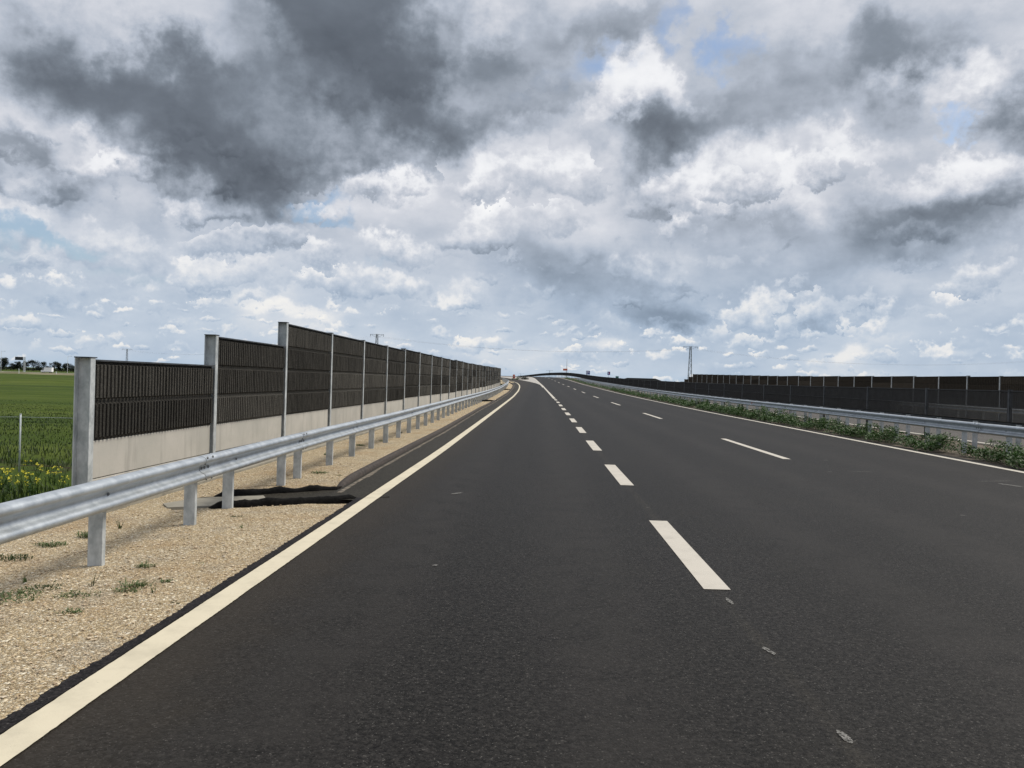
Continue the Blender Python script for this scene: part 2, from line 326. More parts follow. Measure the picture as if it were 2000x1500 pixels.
def paint(name, c, wear=.25):
    m, T, b = new_mat(name, .6, 0, .4); P = WP(T)
    dirt = T.noise(P, 3.0, 6, .65); sp = T.noise(P, 75.0, 3, .7)
    col = T.mix(T.m('MULTIPLY', T.ss(dirt, .42, .75), .55), c, tuple(q*.66 for q in c))
    col = T.mix(T.m('MULTIPLY', T.ss(sp, .68, .76), wear), col, (.06, .055, .05))
    col = T.mix(T.m('MULTIPLY', T.ss(T.noise(P, 260.0, 2, .6), .4, .8), .14), col, (.35, .31, .25))
    T.put(b.inputs['Base Color'], col); bump(T, b, T.noise(P, 120.0, 3, .6), .35, .004); return m
M['paint_cream'] = paint('paint_cream', (.62, .56, .42), .8)
M['paint_white'] = paint('paint_white', (.52, .485, .42), .5)
M['paint_gore'] = mottled('paint_gore', (.34, .325, .30), (.42, .40, .37), 3.0, .7)
def galv(name, c1, c2, rough=.45, metal=.55, scale=9.0, streak=(1, 1, 1)):
    m, T, b = new_mat(name, rough, metal, .5); P = WP(T)
    sp = T.voro(T.v('MULTIPLY', P, streak), 38.0, 'F1', 'Color'); s0 = T.sep(sp)[0]
    n = T.noise(T.v('MULTIPLY', P, streak), scale, 6, .62)
    f = T.m('MULTIPLY_ADD', s0, .22, T.m('MULTIPLY', T.ss(n, .3, .7), .78))
    col = T.mix(f, c1, c2); T.put(b.inputs['Base Color'], col)
    dirt = T.m('MULTIPLY', T.ss(T.noise(P, 2.1, 6, .65), .52, .75), .35)
    col = T.mix(dirt, col, (.20, .19, .17)); T.put(b.inputs['Base Color'], col)
    T.put(b.inputs['Roughness'], T.m('MULTIPLY_ADD', n, .35, rough-.12))
    bump(T, b, n, .12, .004); return m
M['galv_rail'] = galv('galvanised_beam', (.36, .40, .44), (.50, .54, .58), .42, .6, 6.0)
M['galv_post'] = galv('galvanised_post', (.30, .33, .345), (.58, .61, .62), .55, .12, 7.0, (1, 1, .6))
M['galv_light'] = galv('galvanised_light', (.40, .44, .46), (.58, .62, .64), .6, .25, 7.0, (1, 1, .5))
M['bolt'] = galv('bolt_zinc', (.06, .065, .07), (.25, .26, .27), .5, .6, 30)
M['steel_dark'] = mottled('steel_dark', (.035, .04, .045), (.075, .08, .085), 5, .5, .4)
def panel_mat(name, c1, c2, c3):
    m, T, b = new_mat(name, .95, 0, .15); P = WP(T); O = T.node('ShaderNodeObjectInfo').outputs['Random']
    n = T.noise(P, 70.0, 5, .75); n2 = T.noise(T.v('MULTIPLY', P, (1, 1, .35)), 3.5, 6, .65)
    col = T.mix(T.ss(n, .32, .70), c1, c2)
    col = T.mix(T.m('MULTIPLY', T.ss(n2, .60, .80), .45), col, c3)
    g = T.lin(O, 0, 1, .45, 1.15)
    col = T.mix(1.0, col, T.comb(g, T.m('MULTIPLY', g, .99), T.m('MULTIPLY', g, .97)), 'MULTIPLY')
    T.put(b.inputs['Base Color'], col); bump(T, b, n, .9, .02); return m
M['woodcrete'] = panel_mat('wood_concrete', (.024, .0232, .0212), (.150, .144, .130), (.23, .215, .19))
M['woodcrete_brown'] = panel_mat('wood_concrete_brown', (.028, .024, .019), (.080, .068, .054), (.12, .10, .08))
def concrete(name, c1, c2):
    m, T, b = new_mat(name, .85, 0, .3); P = WP(T)
    n = T.noise(P, 1.3, 6, .6); s_ = T.noise(T.v('MULTIPLY', P, (3, 3, .5)), 1.6, 6, .62); g = T.noise(P, 45.0, 4, .6)
    col = T.mix(T.ss(n, .3, .7), c1, c2)
    col = T.mix(T.m('MULTIPLY', T.ss(s_, .50, .74), .50), col, tuple(q*.66 for q in c1))
    col = T.mix(T.m('MULTIPLY', T.ss(g, .5, .8), .12), col, (.15, .14, .12))
    oi = T.lin(T.node('ShaderNodeObjectInfo').outputs['Random'], 0, 1, .88, 1.06); col = T.mix(1.0, col, T.comb(oi, oi, oi), 'MULTIPLY')
    T.put(b.inputs['Base Color'], col); bump(T, b, g, .2, .004); return m
M['slab'] = concrete('slab_concrete', (.40, .39, .355), (.48, .46, .42))
M['slab_grey'] = concrete('slab_concrete_grey', (.24, .235, .22), (.30, .29, .27))
M['gutter_concrete'] = concrete('gutter_concrete', (.24, .225, .185), (.33, .31, .26))
M['bitumen'] = mottled('bitumen_kerb', (.003, .003, .003), (.009, .0085, .008), 30, .95, spec=.15, bmp=.8, bscale=50)
M['bitumen_dusty'] = mottled('bitumen_dusty', (.020, .015, .012), (.055, .042, .034), 14, .85, bmp=.8, bscale=50)
M['mesh_black'] = mottled('screen_black', (.011, .011, .011), (.020, .020, .020), 3, .6)
M['silt'] = mottled('silt', (.05, .043, .034), (.19, .16, .12), 9, .95, bmp=.6, bscale=40)
M['soil'] = mottled('soil', (.06, .045, .03), (.16, .13, .095), 5, .95, bmp=1, bscale=25)
def foliage(name, c1, c2, c3, trans=.25, scale=6.0):
    m, T, b = new_mat(name, .55, 0, .35); P = WP(T)
    n = T.noise(P, scale, 3, .6)
    col = T.ramp(T.lin(n, .3, .7), [(0, c1), (.5, c2), (1, c3)])
    T.put(b.inputs['Base Color'], col)
    tr = T.node('ShaderNodeBsdfTranslucent'); T.put(tr.inputs[0], col)
    mx = T.node('ShaderNodeMixShader'); mx.inputs[0].default_value = trans
    T.l.new(b.outputs[0], mx.inputs[1]); T.l.new(tr.outputs[0], mx.inputs[2])
    T.l.new(mx.outputs[0], T.n['Material Output'].inputs[0]); return m
M['weed'] = foliage('weed_leaf', (.016, .046, .008), (.036, .092, .015), (.085, .155, .034), .2, 11)
M['grass_blade'] = foliage('grass_blade', (.016, .036, .007), (.031, .056, .010), (.058, .076, .019), .25, .7)
M['dry_weed'] = foliage('dry_weed', (.045, .085, .022), (.08, .125, .038), (.15, .165, .07), .2, 12)
M['tree_leaf'] = foliage('tree_leaf', (.006, .013, .009), (.011, .020, .012), (.018, .030, .016), .08, .5)
M['flower'] = mottled('yellow_petals', (.62, .55, .02), (.80, .74, .06), 20, .6)
M['bark'] = mottled('bark', (.03, .025, .02), (.06, .05, .04), 4, .9)
M['white_paint'] = mottled('white_paint', (.78, .79, .80), (.84, .85, .86), 2, .35)
M['black_glass'] = mottled('dark_glass', (.01, .012, .014), (.02, .022, .026), 2, .1)
M['tyre'] = mottled('tyre_rubber', (.012, .012, .012), (.02, .02, .02), 9, .8)
M['grey_plastic'] = mottled('grey_plastic', (.10, .10, .10), (.14, .14, .14), 3, .5)
M['orange'] = mottled('orange_sheeting', (.55, .12, .06), (.62, .16, .08), 3, .5)
M['red'] = mottled('red_plastic', (.38, .05, .035), (.45, .07, .05), 3, .4)
M['blue'] = mottled('blue_sheeting', (.02, .06, .28), (.03, .08, .36), 3, .5)
M['yellow'] = mottled('yellow_sheeting', (.75, .75, .15), (.85, .82, .2), 3, .5)
M['green_sign'] = mottled('green_sheeting', (.01, .10, .09), (.015, .14, .12), 3, .5)
M['led_black'] = mottled('led_panel_face', (.008, .009, .012), (.014, .016, .02), 3, .4)
M['chalk'] = None
def chalk():
    m, T, b = new_mat('chalk', .9); P = WP(T)
    n = T.noise(P, 60.0, 4, .8); b.inputs['Base Color'].default_value = (.24, .235, .22, 1)
    tr = T.node('ShaderNodeBsdfTransparent'); mx = T.node('ShaderNodeMixShader')
    T.put(mx.inputs[0], T.m('MULTIPLY', T.ss(n, .42, .56), .85)); T.l.new(tr.outputs[0], mx.inputs[1]); T.l.new(b.outputs[0], mx.inputs[2])
    T.l.new(mx.outputs[0], T.n['Material Output'].inputs[0]); return m
M['chalk'] = chalk()
def field():
    m, T, b = new_mat('field_grass', .95, 0, .1); P = WP(T)
    n = T.noise(T.v('MULTIPLY', P, (.012, .05, .05)), 1.0, 6, .6); n2 = T.noise(T.v('MULTIPLY', P, (.10, .32, 1)), 1.0, 6, .65)
    n3 = T.noise(P, 2.2, 6, .7); n4 = T.noise(T.v('MULTIPLY', P, (.006, .085, 1)), 1.0, 4, .6)
    col = T.ramp(T.lin(n, .3, .7), [(0, (.025, .046, .008)), (.4, (.046, .073, .010)), (.7, (.069, .096, .014)), (1, (.090, .108, .022))])
    col = T.mix(T.m('MULTIPLY', T.ss(n4, .60, .68), .75), col, (.022, .040, .009))
    col = T.mix(T.m('MULTIPLY', T.ss(n4, .44, .34), .5), col, (.105, .135, .026))
    col = T.mix(T.m('MULTIPLY', T.ss(n2, .55, .72), .75), col, (.020, .042, .008))
    col = T.mix(T.m('MULTIPLY', T.ss(n2, .47, .33), .45), col, (.105, .135, .028))
    col = T.mix(T.m('MULTIPLY', T.ss(n3, .5, .75), .4), col, (.03, .055, .01))
    # a turned strip of bare soil close to the embankment foot
    yy = T.m('MULTIPLY_ADD', T.sep(P)[0], .22, T.sep(P)[1])
    w = T.m('MULTIPLY', T.m('SUBTRACT', T.noise(P, .45, 5, .6), .5), 5.0)
    yy = T.m('ADD', yy, w); band = T.m('MULTIPLY', T.ss(yy, 26.0, 27.2), T.ss(yy, 30.5, 28.5))
    band = T.m('MULTIPLY', band, T.ss(T.noise(P, 1.5, 5, .7), .40, .62))
    col = T.mix(band, col, (.035, .028, .018))
    T.put(b.inputs['Base Color'], col); bump(T, b, n3, 1.0, .15); return m
M['field'] = field()
M['far_verge'] = mottled('far_verge', (.10, .095, .04), (.20, .18, .11), .05, .95, stretch=(1, 3, 1))
M['pale_road'] = mottled('pale_concrete', (.32, .30, .26), (.42, .40, .35), .3, .9)
M['wire'] = mottled('wire', (.05, .05, .055), (.08, .08, .085), 1, .6)
M['pylon'] = mottled('pylon_steel', (.09, .10, .11), (.16, .17, .18), .6, .6, .2)

SCUFFS = [(1.73, 6.35, 0.03, 0.2, 3.14), (1.67, 5.17, 0.035, 0.15, 2.94), (1.64, 3.92, 0.04, 0.15, 3.08), (7.19, 16.73, 0.05, 0.58, 1.66), (9.18, 15.0, 0.12, 0.53, 2.81), (9.26, 15.62, 0.03, 0.91, 1.29), (-0.76, 11.9, 0.06, 0.25, 0.64), (6.17, 11.12, 0.03, 0.09, 2.13), (7.39, 19.18, 0.05, 0.16, 2.88), (6.46, 16.52, 0.04, 0.12, 1.14), (6.51, 19.05, 0.05, 0.11, 2.68), (-0.64, 7.28, 0.03, 0.06, 0.54), (1.88, 11.05, 0.03, 0.05, 1.57)]
WEEDS = [(-4.49, 7.4, 0.16, 0.05, 'flat weed patch under the rail, left edge of the view'), (-4.45, 8.0, 0.14, 0.05, 'low weed patch left of the nearest guardrail post'), (-4.31, 8.45, 0.1, 0.09, 'small dark weed touching the left side of the nearest guardrail post'), (-4.25, 8.95, 0.07, 0.11, 'upright dark weed just right of the nearest guardrail post'), (-3.7, 6.05, 0.2, 0.06, 'long green weed mat at the left edge, below the rail'), (-3.68, 6.25, 0.16, 0.05, 'middle of the green weed mat on the left'), (-3.61, 6.4, 0.12, 0.05, 'thin right end of the green weed mat'), (-3.86, 6.55, 0.05, 0.16, 'single tall stalk above the green weed mat'), (-3.25, 6.2, 0.15, 0.06, 'bushy dry weed with a leaning stalk, foreground left'), (-3.29, 6.5, 0.05, 0.15, 'leaning grassy stalk beside the bushy dry weed'), (-3.15, 7.15, 0.08, 0.08, 'brighter grass tuft right of the nearest guardrail post foot'), (-2.95, 6.35, 0.1, 0.07, 'sparse dry weed below and right of the nearest guardrail post'), (-2.41, 6.05, 0.06, 0.05, 'tiny bright green sprout close to the white line'), (-2.76, 6.65, 0.05, 0.06, 'short dry sprig right of the sparse weed'), (-2.95, 9.05, 0.05, 0.08, 'single dark sprout right of the second guardrail post'), (-3.36, 10.8, 0.16, 0.09, 'leafy green weed against the front kerb of the drain chute'), (-3.24, 10.95, 0.12, 0.06, 'small weed on the drain chute kerb, right of the leafy one'), (-3.33, 14.4, 0.14, 0.07, 'grassy tuft behind the guardrail, past the drain chute'), (-3.03, 11.2, 0.05, 0.07, 'dark sprout in front of the drain chute centre'), (-3.73, 20.45, 0.1, 0.06, 'low weed near the concrete strip, mid distance'), (-3.4, 21.9, 0.1, 0.06, 'low weed beside a far guardrail post, mid distance'), (-3.26, 9.8, 0.08, 0.03, 'faint weed in front of the third guardrail post'), (-2.94, 6.5, 0.1, 0.1, 'dry wispy weed right of the nearest guardrail post'), (-2.74, 7.3, 0.04, 0.04, 'dot of green on the gravel between first and second post'), (-2.29, 3.85, 0.06, 0.04, 'tiny bright tuft near the bottom left corner'), (-3.97, 17.85, 0.08, 0.08, 'weed at the foot of a post beyond the drain chute'), (-2.95, 14.1, 0.07, 0.04, 'small weed between post row and bitumen kerb'), (-3.46, 25.45, 0.1, 0.05, 'farthest weed on the verge'), (-3.04, 5.75, 0.07, 0.06, 'faint stalky weed left of the tiny tuft row'), (-2.71, 6.3, 0.05, 0.09, 'faint upright weed in open gravel, centre of the verge'), (-2.46, 4.55, 0.04, 0.03, 'small sprig in open gravel, lower left')]
TREES = [(-493.8, 794, 0, 1.22, 'tallest dark tree, at the left edge of the view'), (-490.0, 805, 3, 1.0, 'dark tree just left of the gantry sign'), (-484.3, 803, 2, 1.0, 'dark tree behind the black gantry sign'), (-475.6, 801, 2, 1.05, 'tree just right of the lattice gantry'), (-466.9, 799, 1, 1.15, 'airy round tree, second right of the gantry'), (-460.8, 797, 3, 0.7, 'low bush-like tree between two airy trees'), (-455.6, 795, 1, 1.0, 'airy tree above the front of the van'), (-457.4, 806, 3, 0.75, 'small dark tree above the white van'), (-449.2, 804, 1, 1.05, 'airy tree right of the van'), (-443.1, 802, 0, 0.85, 'dense tree left of the second lamp'), (-435.0, 800, 0, 0.85, 'dense tree right behind the second lamp'), (-427.4, 798, 3, 0.95, 'last tree before the barrier'), (-505.0, 796, 0, 1.1, 'tree beyond the left edge of the view')]
# ------------------------------------------------------------------ alignments: functions of the distance y ahead of the viewer
GY = np.arange(-14.0, 701.0, 1.0)
def curve(pts, win=13):
    p = np.array(pts, float); g = np.arange(GY[0]-30, GY[-1]+31, 1.0)
    y, x = p[:, 0], p[:, 1]
    v = np.interp(g, y, x)
    v = np.where(g < y[0], x[0] + (g-y[0])*(x[1]-x[0])/(y[1]-y[0]), v)
    v = np.where(g > y[-1], x[-1] + (g-y[-1])*(x[-1]-x[-2])/(y[-1]-y[-2]), v)
    k = np.ones(win)/win; v = np.convolve(np.pad(v, win//2, mode='edge'), k, 'valid')
    return lambda t: np.interp(t, g, v)
zr = curve([(0,0),(20,0),(50,.05),(56,.075),(64,.11),(79.4,.21),(99.4,.38),(119,.59),(139,.84),(159,1.08),(179,1.40),(199,1.75),(219,2.14),(239,2.49),(259,2.83),(290,3.2),(330,3.42),(370,3.35),(450,2.6),(600,0.5)], 9)
CL = curve([(0,5.88),(19.5,6.5),(40,7.22),(60,7.88),(80,8.42),(100,8.90),(119,9.32),(140,9.78),(159,10.12),(179,10.39),(202,10.66),(223,10.85),(245,10.9),(270,10.5),(290,9.9),(330,8.0),(370,5.2),(450,-2.5),(600,-20)], 9)
MG = lambda y: CL(y) - 4.38 - .0008*np.clip(y, 0, 200)
RE = lambda y: CL(y) + 4.6 - .001*np.clip(y, 0, 200)
LL = curve([(0,-2.28),(3.6,-2.17),(8.7,-1.97),(12.6,-1.83),(18.5,-1.60),(32.6,-1.17),(52,-.6),(76,.17),(100,.78),(120,1.12),(138,1.28),(155,1.2),(167,.95),(183,0.0),(200,-1.6),(230,-5.8),(300,-18)], 5)
KB = curve([(12,-2.50),(15.6,-2.43),(20.7,-2.28),(25.3,-2.12),(45,-1.70),(63.5,-1.10),(90,-.35),(121,.17),(145,.34),(163,-.2),(183,-1.0),(200,-2.6),(230,-6.8),(300,-19)], 5)
GR = curve([(0,-3.56),(7.15,-3.52),(13,-3.47),(17.6,-3.34),(21.4,-3.18),(45,-2.62),(63,-2.02),(90,-1.3),(121,-.78),(145,-.60),(163,-1.1),(183,-2.0),(200,-3.5),(230,-7.8),(300,-20)], 5)
LB = curve([(0,-5.62),(10.3,-5.30),(14.3,-5.19),(18.2,-5.07),(22.3,-4.94),(26.4,-4.77),(34.5,-4.5),(45,-4.05),(63,-3.35),(90,-2.4),(121,-1.72),(140,-1.6),(160,-2.1),(200,-5.2),(230,-9.6),(300,-22)], 5)
GROUND = -2.2
def frames(fx, ys, dz=0.0, side=1.0):
    out = []
    for y in ys:
        s_ = float(fx(y+.5) - fx(y-.5)); L = math.hypot(1, s_)
        out.append((float(fx(y)), float(y), float(zr(y))+dz, side/L, -side*s_/L))
    return out
def yspan(a, b, step=1.0):
    g = [a] + [t for t in np.arange(math.ceil(a/step)*step, b, step) if t > a + 1e-3] + [b]
    return g
def ribbon(name, ys, xl, xr, dz, mat, parent=None, jitter=(0, 0), dzr=None):
    vs = []; fs = []
    for i, y in enumerate(ys):
        jl = jitter[0]*(mnoise.noise(Vector((y*3.1, 1.7, 0)))+mnoise.noise(Vector((y*29, 1.7, 0)))); jr = jitter[1]*(mnoise.noise(Vector((y*3.1, 9.7, 0)))+mnoise.noise(Vector((y*29, 9.7, 0))))
        z = float(zr(y))
        vs += [(float(xl(y))+jl, y, z+dz), (float(xr(y))+jr, y, z+(dz if dzr is None else dzr))]
        if i: fs.append((2*i-2, 2*i-1, 2*i+1, 2*i))
    mb = MB(); mb.add(vs, fs); return mb.build(name, mat, parent)
# ------------------------------------------------------------------ ground
def build_ground():
    xs = np.unique(np.concatenate([np.linspace(-6000, -400, 15), np.linspace(-400, -60, 60), np.linspace(-60, 60, 121), np.linspace(60, 400, 40), np.linspace(400, 6000, 15)]))
    ys = np.unique(np.concatenate([np.linspace(-3000, -40, 8), np.linspace(-40, 80, 121), np.linspace(80, 420, 120), np.linspace(420, 9000, 24)]))
    vs = []
    for y in ys:
        for x in xs:
            d = math.hypot(x, y); a = 1.0 if d < 300 else max(0, 1-(d-300)/400)
            z = GROUND + a*(.10*mnoise.noise(Vector((x*.15, y*.4, 0))) + .22*mnoise.noise(Vector((x*.012, y*.055, 3))))
            t = y + .06*x                        # low grassy windrows left by mowing, across the field
            for (c, w, h) in ((112, 2.2, .42), (205, 3.0, .5), (150, 5, .2)):
                z += h*math.exp(-((t-c-6*mnoise.noise(Vector((x*.02, c, 0))))/w)**2)*(.6+.8*mnoise.noise(Vector((x*.12, y*.2, c))))*(1 if x < -12 else 0)
            vs.append((x, y, z if -14 > x or x > 60 or y > 620 else GROUND-.3))
    n = len(xs); fs = [(j*n+i, j*n+i+1, (j+1)*n+i+1, (j+1)*n+i) for j in range(len(ys)-1) for i in range(n-1)]
    mb = MB(); mb.add(vs, fs, True); tag(mb.build('ground', M['field']), kind='structure')
build_ground()
def embankment():
    ys = [float(t) for t in GY[GY <= 640]]
    def cross(y, side):
        z = float(zr(y)); 
        if side < 0:
            e = min(float(LB(y))-.55, float(LL(y)) - 2.6); h = z-.14-(GROUND-.35)
            return [(e-2.3*h, GROUND-.35), (e-1.2*h, z-.14-.52*h), (e, z-.14)]
        e = float(CL(y))+25.2; h = z-.14-(GROUND-.35)
        return [(e, z-.14), (e+1.2*h, z-.14-.52*h), (e+2.3*h, GROUND-.35)]
    mb = MB()
    for s_ in (-1, 1):
        vs = []; fs = []
        for i, y in enumerate(ys):
            for (x, z) in cross(y, s_): vs.append((x, y, z))
            if i:
                for k in range(2): fs.append((3*i-3+k, 3*i-2+k, 3*i+1+k, 3*i+k))
        mb.add(vs, fs, True)
    tag(mb.build('embankment', M['field']), kind='structure')
embankment()
# gravel verge: fine grid close to the viewer, coarser farther off
def verge():
    mb = MB()
    def patch(ya, yb, dy, nx, amp):
        ys = list(np.arange(ya, yb+1e-6, dy)); vs = []; fs = []
        for y in ys:
            a = float(LB(y))-.6; b = float(LL(y)) - (.13 if y < 10.9 else .05)
            for i in range(nx+1):
                t = i/nx; x = a+(b-a)*t
                z = float(zr(y)) + (-.14+.06*min(1, t*3) + .045*max(0, t-.35)/.65)
                if y < 10.9 and t > .97: z += .004
                n_ = mnoise.noise(Vector((x*4, y*4, 0)))*.6 + mnoise.noise(Vector((x*13, y*13, 0)))*.4
                z += amp*n_*(1-.6*max(0, (t-.9)*10))
                if y > 10.9 and x > float(KB(y))-.02: z = float(zr(y))-.08
                if 10.2 < y < 12.6 and x > -4.25:      # the drain chute crosses here
                    yc = 11.72+(x+2.07)*.43
                    if abs(y-yc) < .52: z = float(zr(y)) - .13
                vs.append((x, y, z))
        m = nx+1
        for j in range(len(ys)-1):
            for i in range(nx): fs.append((j*m+i, j*m+i+1, (j+1)*m+i+1, (j+1)*m+i))
        mb.add(vs, fs, True)
    patch(-14, 2.0, .5, 20, .012); patch(2.0, 15.0, .05, 100, .016); patch(15.0, 45.0, .15, 50, .016); patch(45.0, 300.0, 1.0, 14, .01)
    tag(mb.build('gravel_verge', M['gravel']), kind='structure')
verge()
# ------------------------------------------------------------------ road with its painted markings
FR = yspan(-14, 300)
road = ribbon('road', FR, lambda y: LL(y)-.16, lambda y: RE(y)+.45, 0.0, M['asphalt'], jitter=(0, .05)); tag(road, kind='structure')
r2 = ribbon('road_beyond_crest', yspan(300, 640), lambda y: CL(y)-5.2, lambda y: RE(y)+.45, 0.0, M['asphalt']); tag(r2, kind='structure')
ribbon('ragged_edge', [t for t in np.arange(-2, 11.2, .018)], lambda y: LL(y)-.185+.014*mnoise.noise(Vector((float(y)*17, 4, 0)))+.008*mnoise.noise(Vector((float(y)*47, 4, 0))), lambda y: LL(y)-.10, .010, M['asphalt_edge'], road, jitter=(.014, 0))
gut = ribbon('gutter', [11.0+.25*k for k in range(0, 620)], lambda y: KB(y), lambda y: LL(y)-.12, .003, M['gutter'], road, jitter=(0, .03))
ribbon('edge_line', [-8.0, 0.0]+[2.0+.02*k for k in range(500)]+yspan(12.0, 290), lambda y: LL(y)-.095, lambda y: LL(y)+.095, .0075, M['paint_cream'], road, jitter=(.003, .003))
ribbon('edge_line', yspan(-8, 299), lambda y: RE(y)-.10, lambda y: RE(y)+.10, .0045, M['paint_white'], road)
k = 0
for i in range(-1, 10):
    a = 6.7 + 6.667*i + .04*i
    ribbon('lane_dash', yspan(a, a+3.3), lambda y: MG(y)+.02-.11, lambda y: MG(y)+.02+.11, .0045, M['paint_white'], road)
ribbon('solid_line', yspan(72.0, 290), lambda y: MG(y)-.12, lambda y: MG(y)+.12, .0052, M['paint_white'], road)
for i in range(-1, 14):
    a = 19.2 + 20.0*i
    ribbon('lane_dash', yspan(a, a+6.7), lambda y: CL(y)-.09, lambda y: CL(y)+.09, .0045, M['paint_white'], road)
RR = lambda y: np.minimum(MG(y)-.1, LL(y) + 4.2)      # right edge of the slip road
ribbon('gore_surface', yspan(136, 262), lambda y: RR(y), lambda y: MG(y)-.12, .004, M['paint_gore'], road)
ribbon('gore_line', yspan(128, 262), lambda y: RR(y)-.18, lambda y: RR(y), .0075, M['paint_white'], road)
# small chalk scuffs left by the surveyors
def scuff(x, y, w, l, ang):
    c, s_ = math.cos(ang), math.sin(ang); n = 7; vs = []
    for i in range(n):
        t = i/(n-1)-.5; ww = w*(1-(2*t)**2)**.5*.5 + .003
        for sg in (-1, 1):
            px, py = t*l, sg*ww + .006*random.uniform(-1, 1); vs.append((x+px*s_+py*c, y+px*c-py*s_, .006))
    mb = MB(); mb.add(vs, [(2*i, 2*i+1, 2*i+3, 2*i+2) for i in range(n-1)]); mb.build('chalk_mark', M['chalk'], road)
for (x, y, w, l, a) in SCUFFS: scuff(x, y, w, l, a)
# median strip and the opposite carriageway
tag(ribbon('median_soil', yspan(-14, 640, 1), lambda y: RE(y)+.40, lambda y: CL(y)+9.0, -.02, M['soil'], dzr=-.02), kind='structure')
opp = tag(ribbon('opposite_carriageway', yspan(-14, 640), lambda y: CL(y)+8.7, lambda y: CL(y)+20.0, -.005, M['asphalt_far']), kind='structure')
ribbon('edge_line', yspan(-10, 300), lambda y: CL(y)+9.0, lambda y: CL(y)+9.22, .000, M['paint_white'], opp)
ribbon('edge_line', yspan(-10, 300), lambda y: CL(y)+19.3, lambda y: CL(y)+19.5, .000, M['paint_white'], opp)
for i in range(0, 14): ribbon('lane_dash', yspan(5+20*i, 11.7+20*i), lambda y: CL(y)+13.4, lambda y: CL(y)+13.55, .0, M['paint_white'], opp)
tag(ribbon('far_verge', yspan(-14, 640), lambda y: CL(y)+20.0, lambda y: CL(y)+25.3, -.03, M['gravel'], dzr=-.14), kind='structure')
ribbon('gutter_silt', [11.6+.1*k for k in range(0, 500)]+yspan(61.7, 170), lambda y: KB(y)+.06, lambda y: KB(y)+.13+.04*mnoise.noise(Vector((float(y)*.9, 2, 0)))+.03*mnoise.noise(Vector((float(y)*6, 2, 0))), .0065, M['silt'], road)
# ------------------------------------------------------------------ bitumen kerb along the gutter
kerbprof = [(-.09, -.10), (-.075, .055), (-.045, .085), (.02, .088), (.05, .06), (.075, -.10)]
def kerb(ya, yb, label):
    mb = MB(); ys = [ya, ya+.25, ya+.6] + yspan(ya+1, yb)
    fr = frames(KB, ys); fr = [(x-.05, y, z - (.09, .03, .01)[i] if i < 3 else z, nx, ny) for i, (x, y, z, nx, ny) in enumerate(fr)]
    mb.extrude(kerbprof, fr, True); tag(mb.build('bitumen_kerb', M['bitumen_dusty']), label, 'kerb', 'bitumen kerb sections along the gutter')
kerb(12.35, 61.2, 'dark bitumen kerb running away from the nearest drain chute')
kerb(63.4, 107.5, 'dark bitumen kerb between the second and third drain chutes')
kerb(109.5, 200, 'farthest bitumen kerb, bending left past the third drain chute')
# drain chutes under the guardrail
def chute(y0, label, near):
    x0 = float(KB(max(y0, 12))) if not near else -2.07
    z0 = float(zr(y0)); t = thing('drain_chute', (x0, y0, z0), label, 'drain', 'drain chutes under the guardrail')
    dx, dy = -.918, -.396; nx, ny = -dy, dx      # along the chute, leftwards and slightly back; across
    def ridge(off, a, b, seed):
        mb = MB(); fr = []; n = 60
        for i in range(n+1):
            s_ = a+(b-a)*i/n; e = min(1.0, i/5.0, (n-i)/5.0); j = .03*mnoise.noise(Vector((s_*5, seed, 0)))
            fr.append((dx*s_+nx*(off+j), dy*s_+ny*(off+j), -.02-.03*s_*.5 - .09*(1-e) + .03*mnoise.noise(Vector((s_*4, seed, 5)))+.012*mnoise.noise(Vector((s_*17, seed, 5))), nx, ny))
        prof = [(-.085, -.12), (-.075, .04), (-.05, .065), (.045, .07), (.075, .04), (.085, -.12)]
        mb.extrude(prof, fr, True); mb.build('kerb', M['bitumen'], t)
    ridge(.50, .12, 2.15, 1); ridge(-.52, .16, 2.0, 2)
    mb = MB(); n = 16; vs = []; fs = []
    for i in range(n+1):
        s_ = -.25+2.5*i/n
        for q in (-.5, -.25, 0, .25, .5): vs.append((dx*s_+nx*q, dy*s_+ny*q, .006-.035*max(0, s_) - .02*(1-(2*q)**2) + .006*mnoise.noise(Vector((s_*6, q*6, 0)))))
        if i:
            for k_ in range(4): b_ = 5*(i-1)+k_; fs.append((b_, b_+1, b_+6, b_+5))
    mb.add(vs, fs, True); mb.build('channel', M['gutter'], t)
    mb = MB(); m_ = []                                # concrete apron at the outfall
    for (a, q, z) in ((1.35, -.34, -.045), (1.35, .36, -.045), (2.1, .40, -.05), (2.6, .36, -.06), (2.65, .02, -.06), (2.3, -.26, -.05), (2.0, -.36, -.05)): m_.append((dx*a+nx*q, dy*a+ny*q, z))
    n = len(m_); mb.add(m_ + [(x, y, z-.08) for (x, y, z) in m_], [tuple(range(n))] + [(i, i+n, (i+1) % n+n, (i+1) % n) for i in range(n)])
    o = mb.build('apron', M['gutter_concrete'], t)
    o["label"] = 'pale concrete apron'
chute(11.72, 'black bitumen drain chute with concrete apron nearest the viewer', True)
chute(62.4, 'second drain chute, mid-way along the bitumen kerb', False)
chute(108.5, 'third and farthest drain chute, near the bend', False)
# concrete strip at the foot of the noise barrier
mb = MB(); mb.extrude([(-.1, -.35), (-.1, -.055), (.0, -.05), (.26, -.05), (.28, -.06), (.28, -.35)], frames(lambda y: LB(y)+.12, yspan(9.9, 122)))
tag(mb.build('concrete_strip', M['gutter_concrete']), kind='structure')
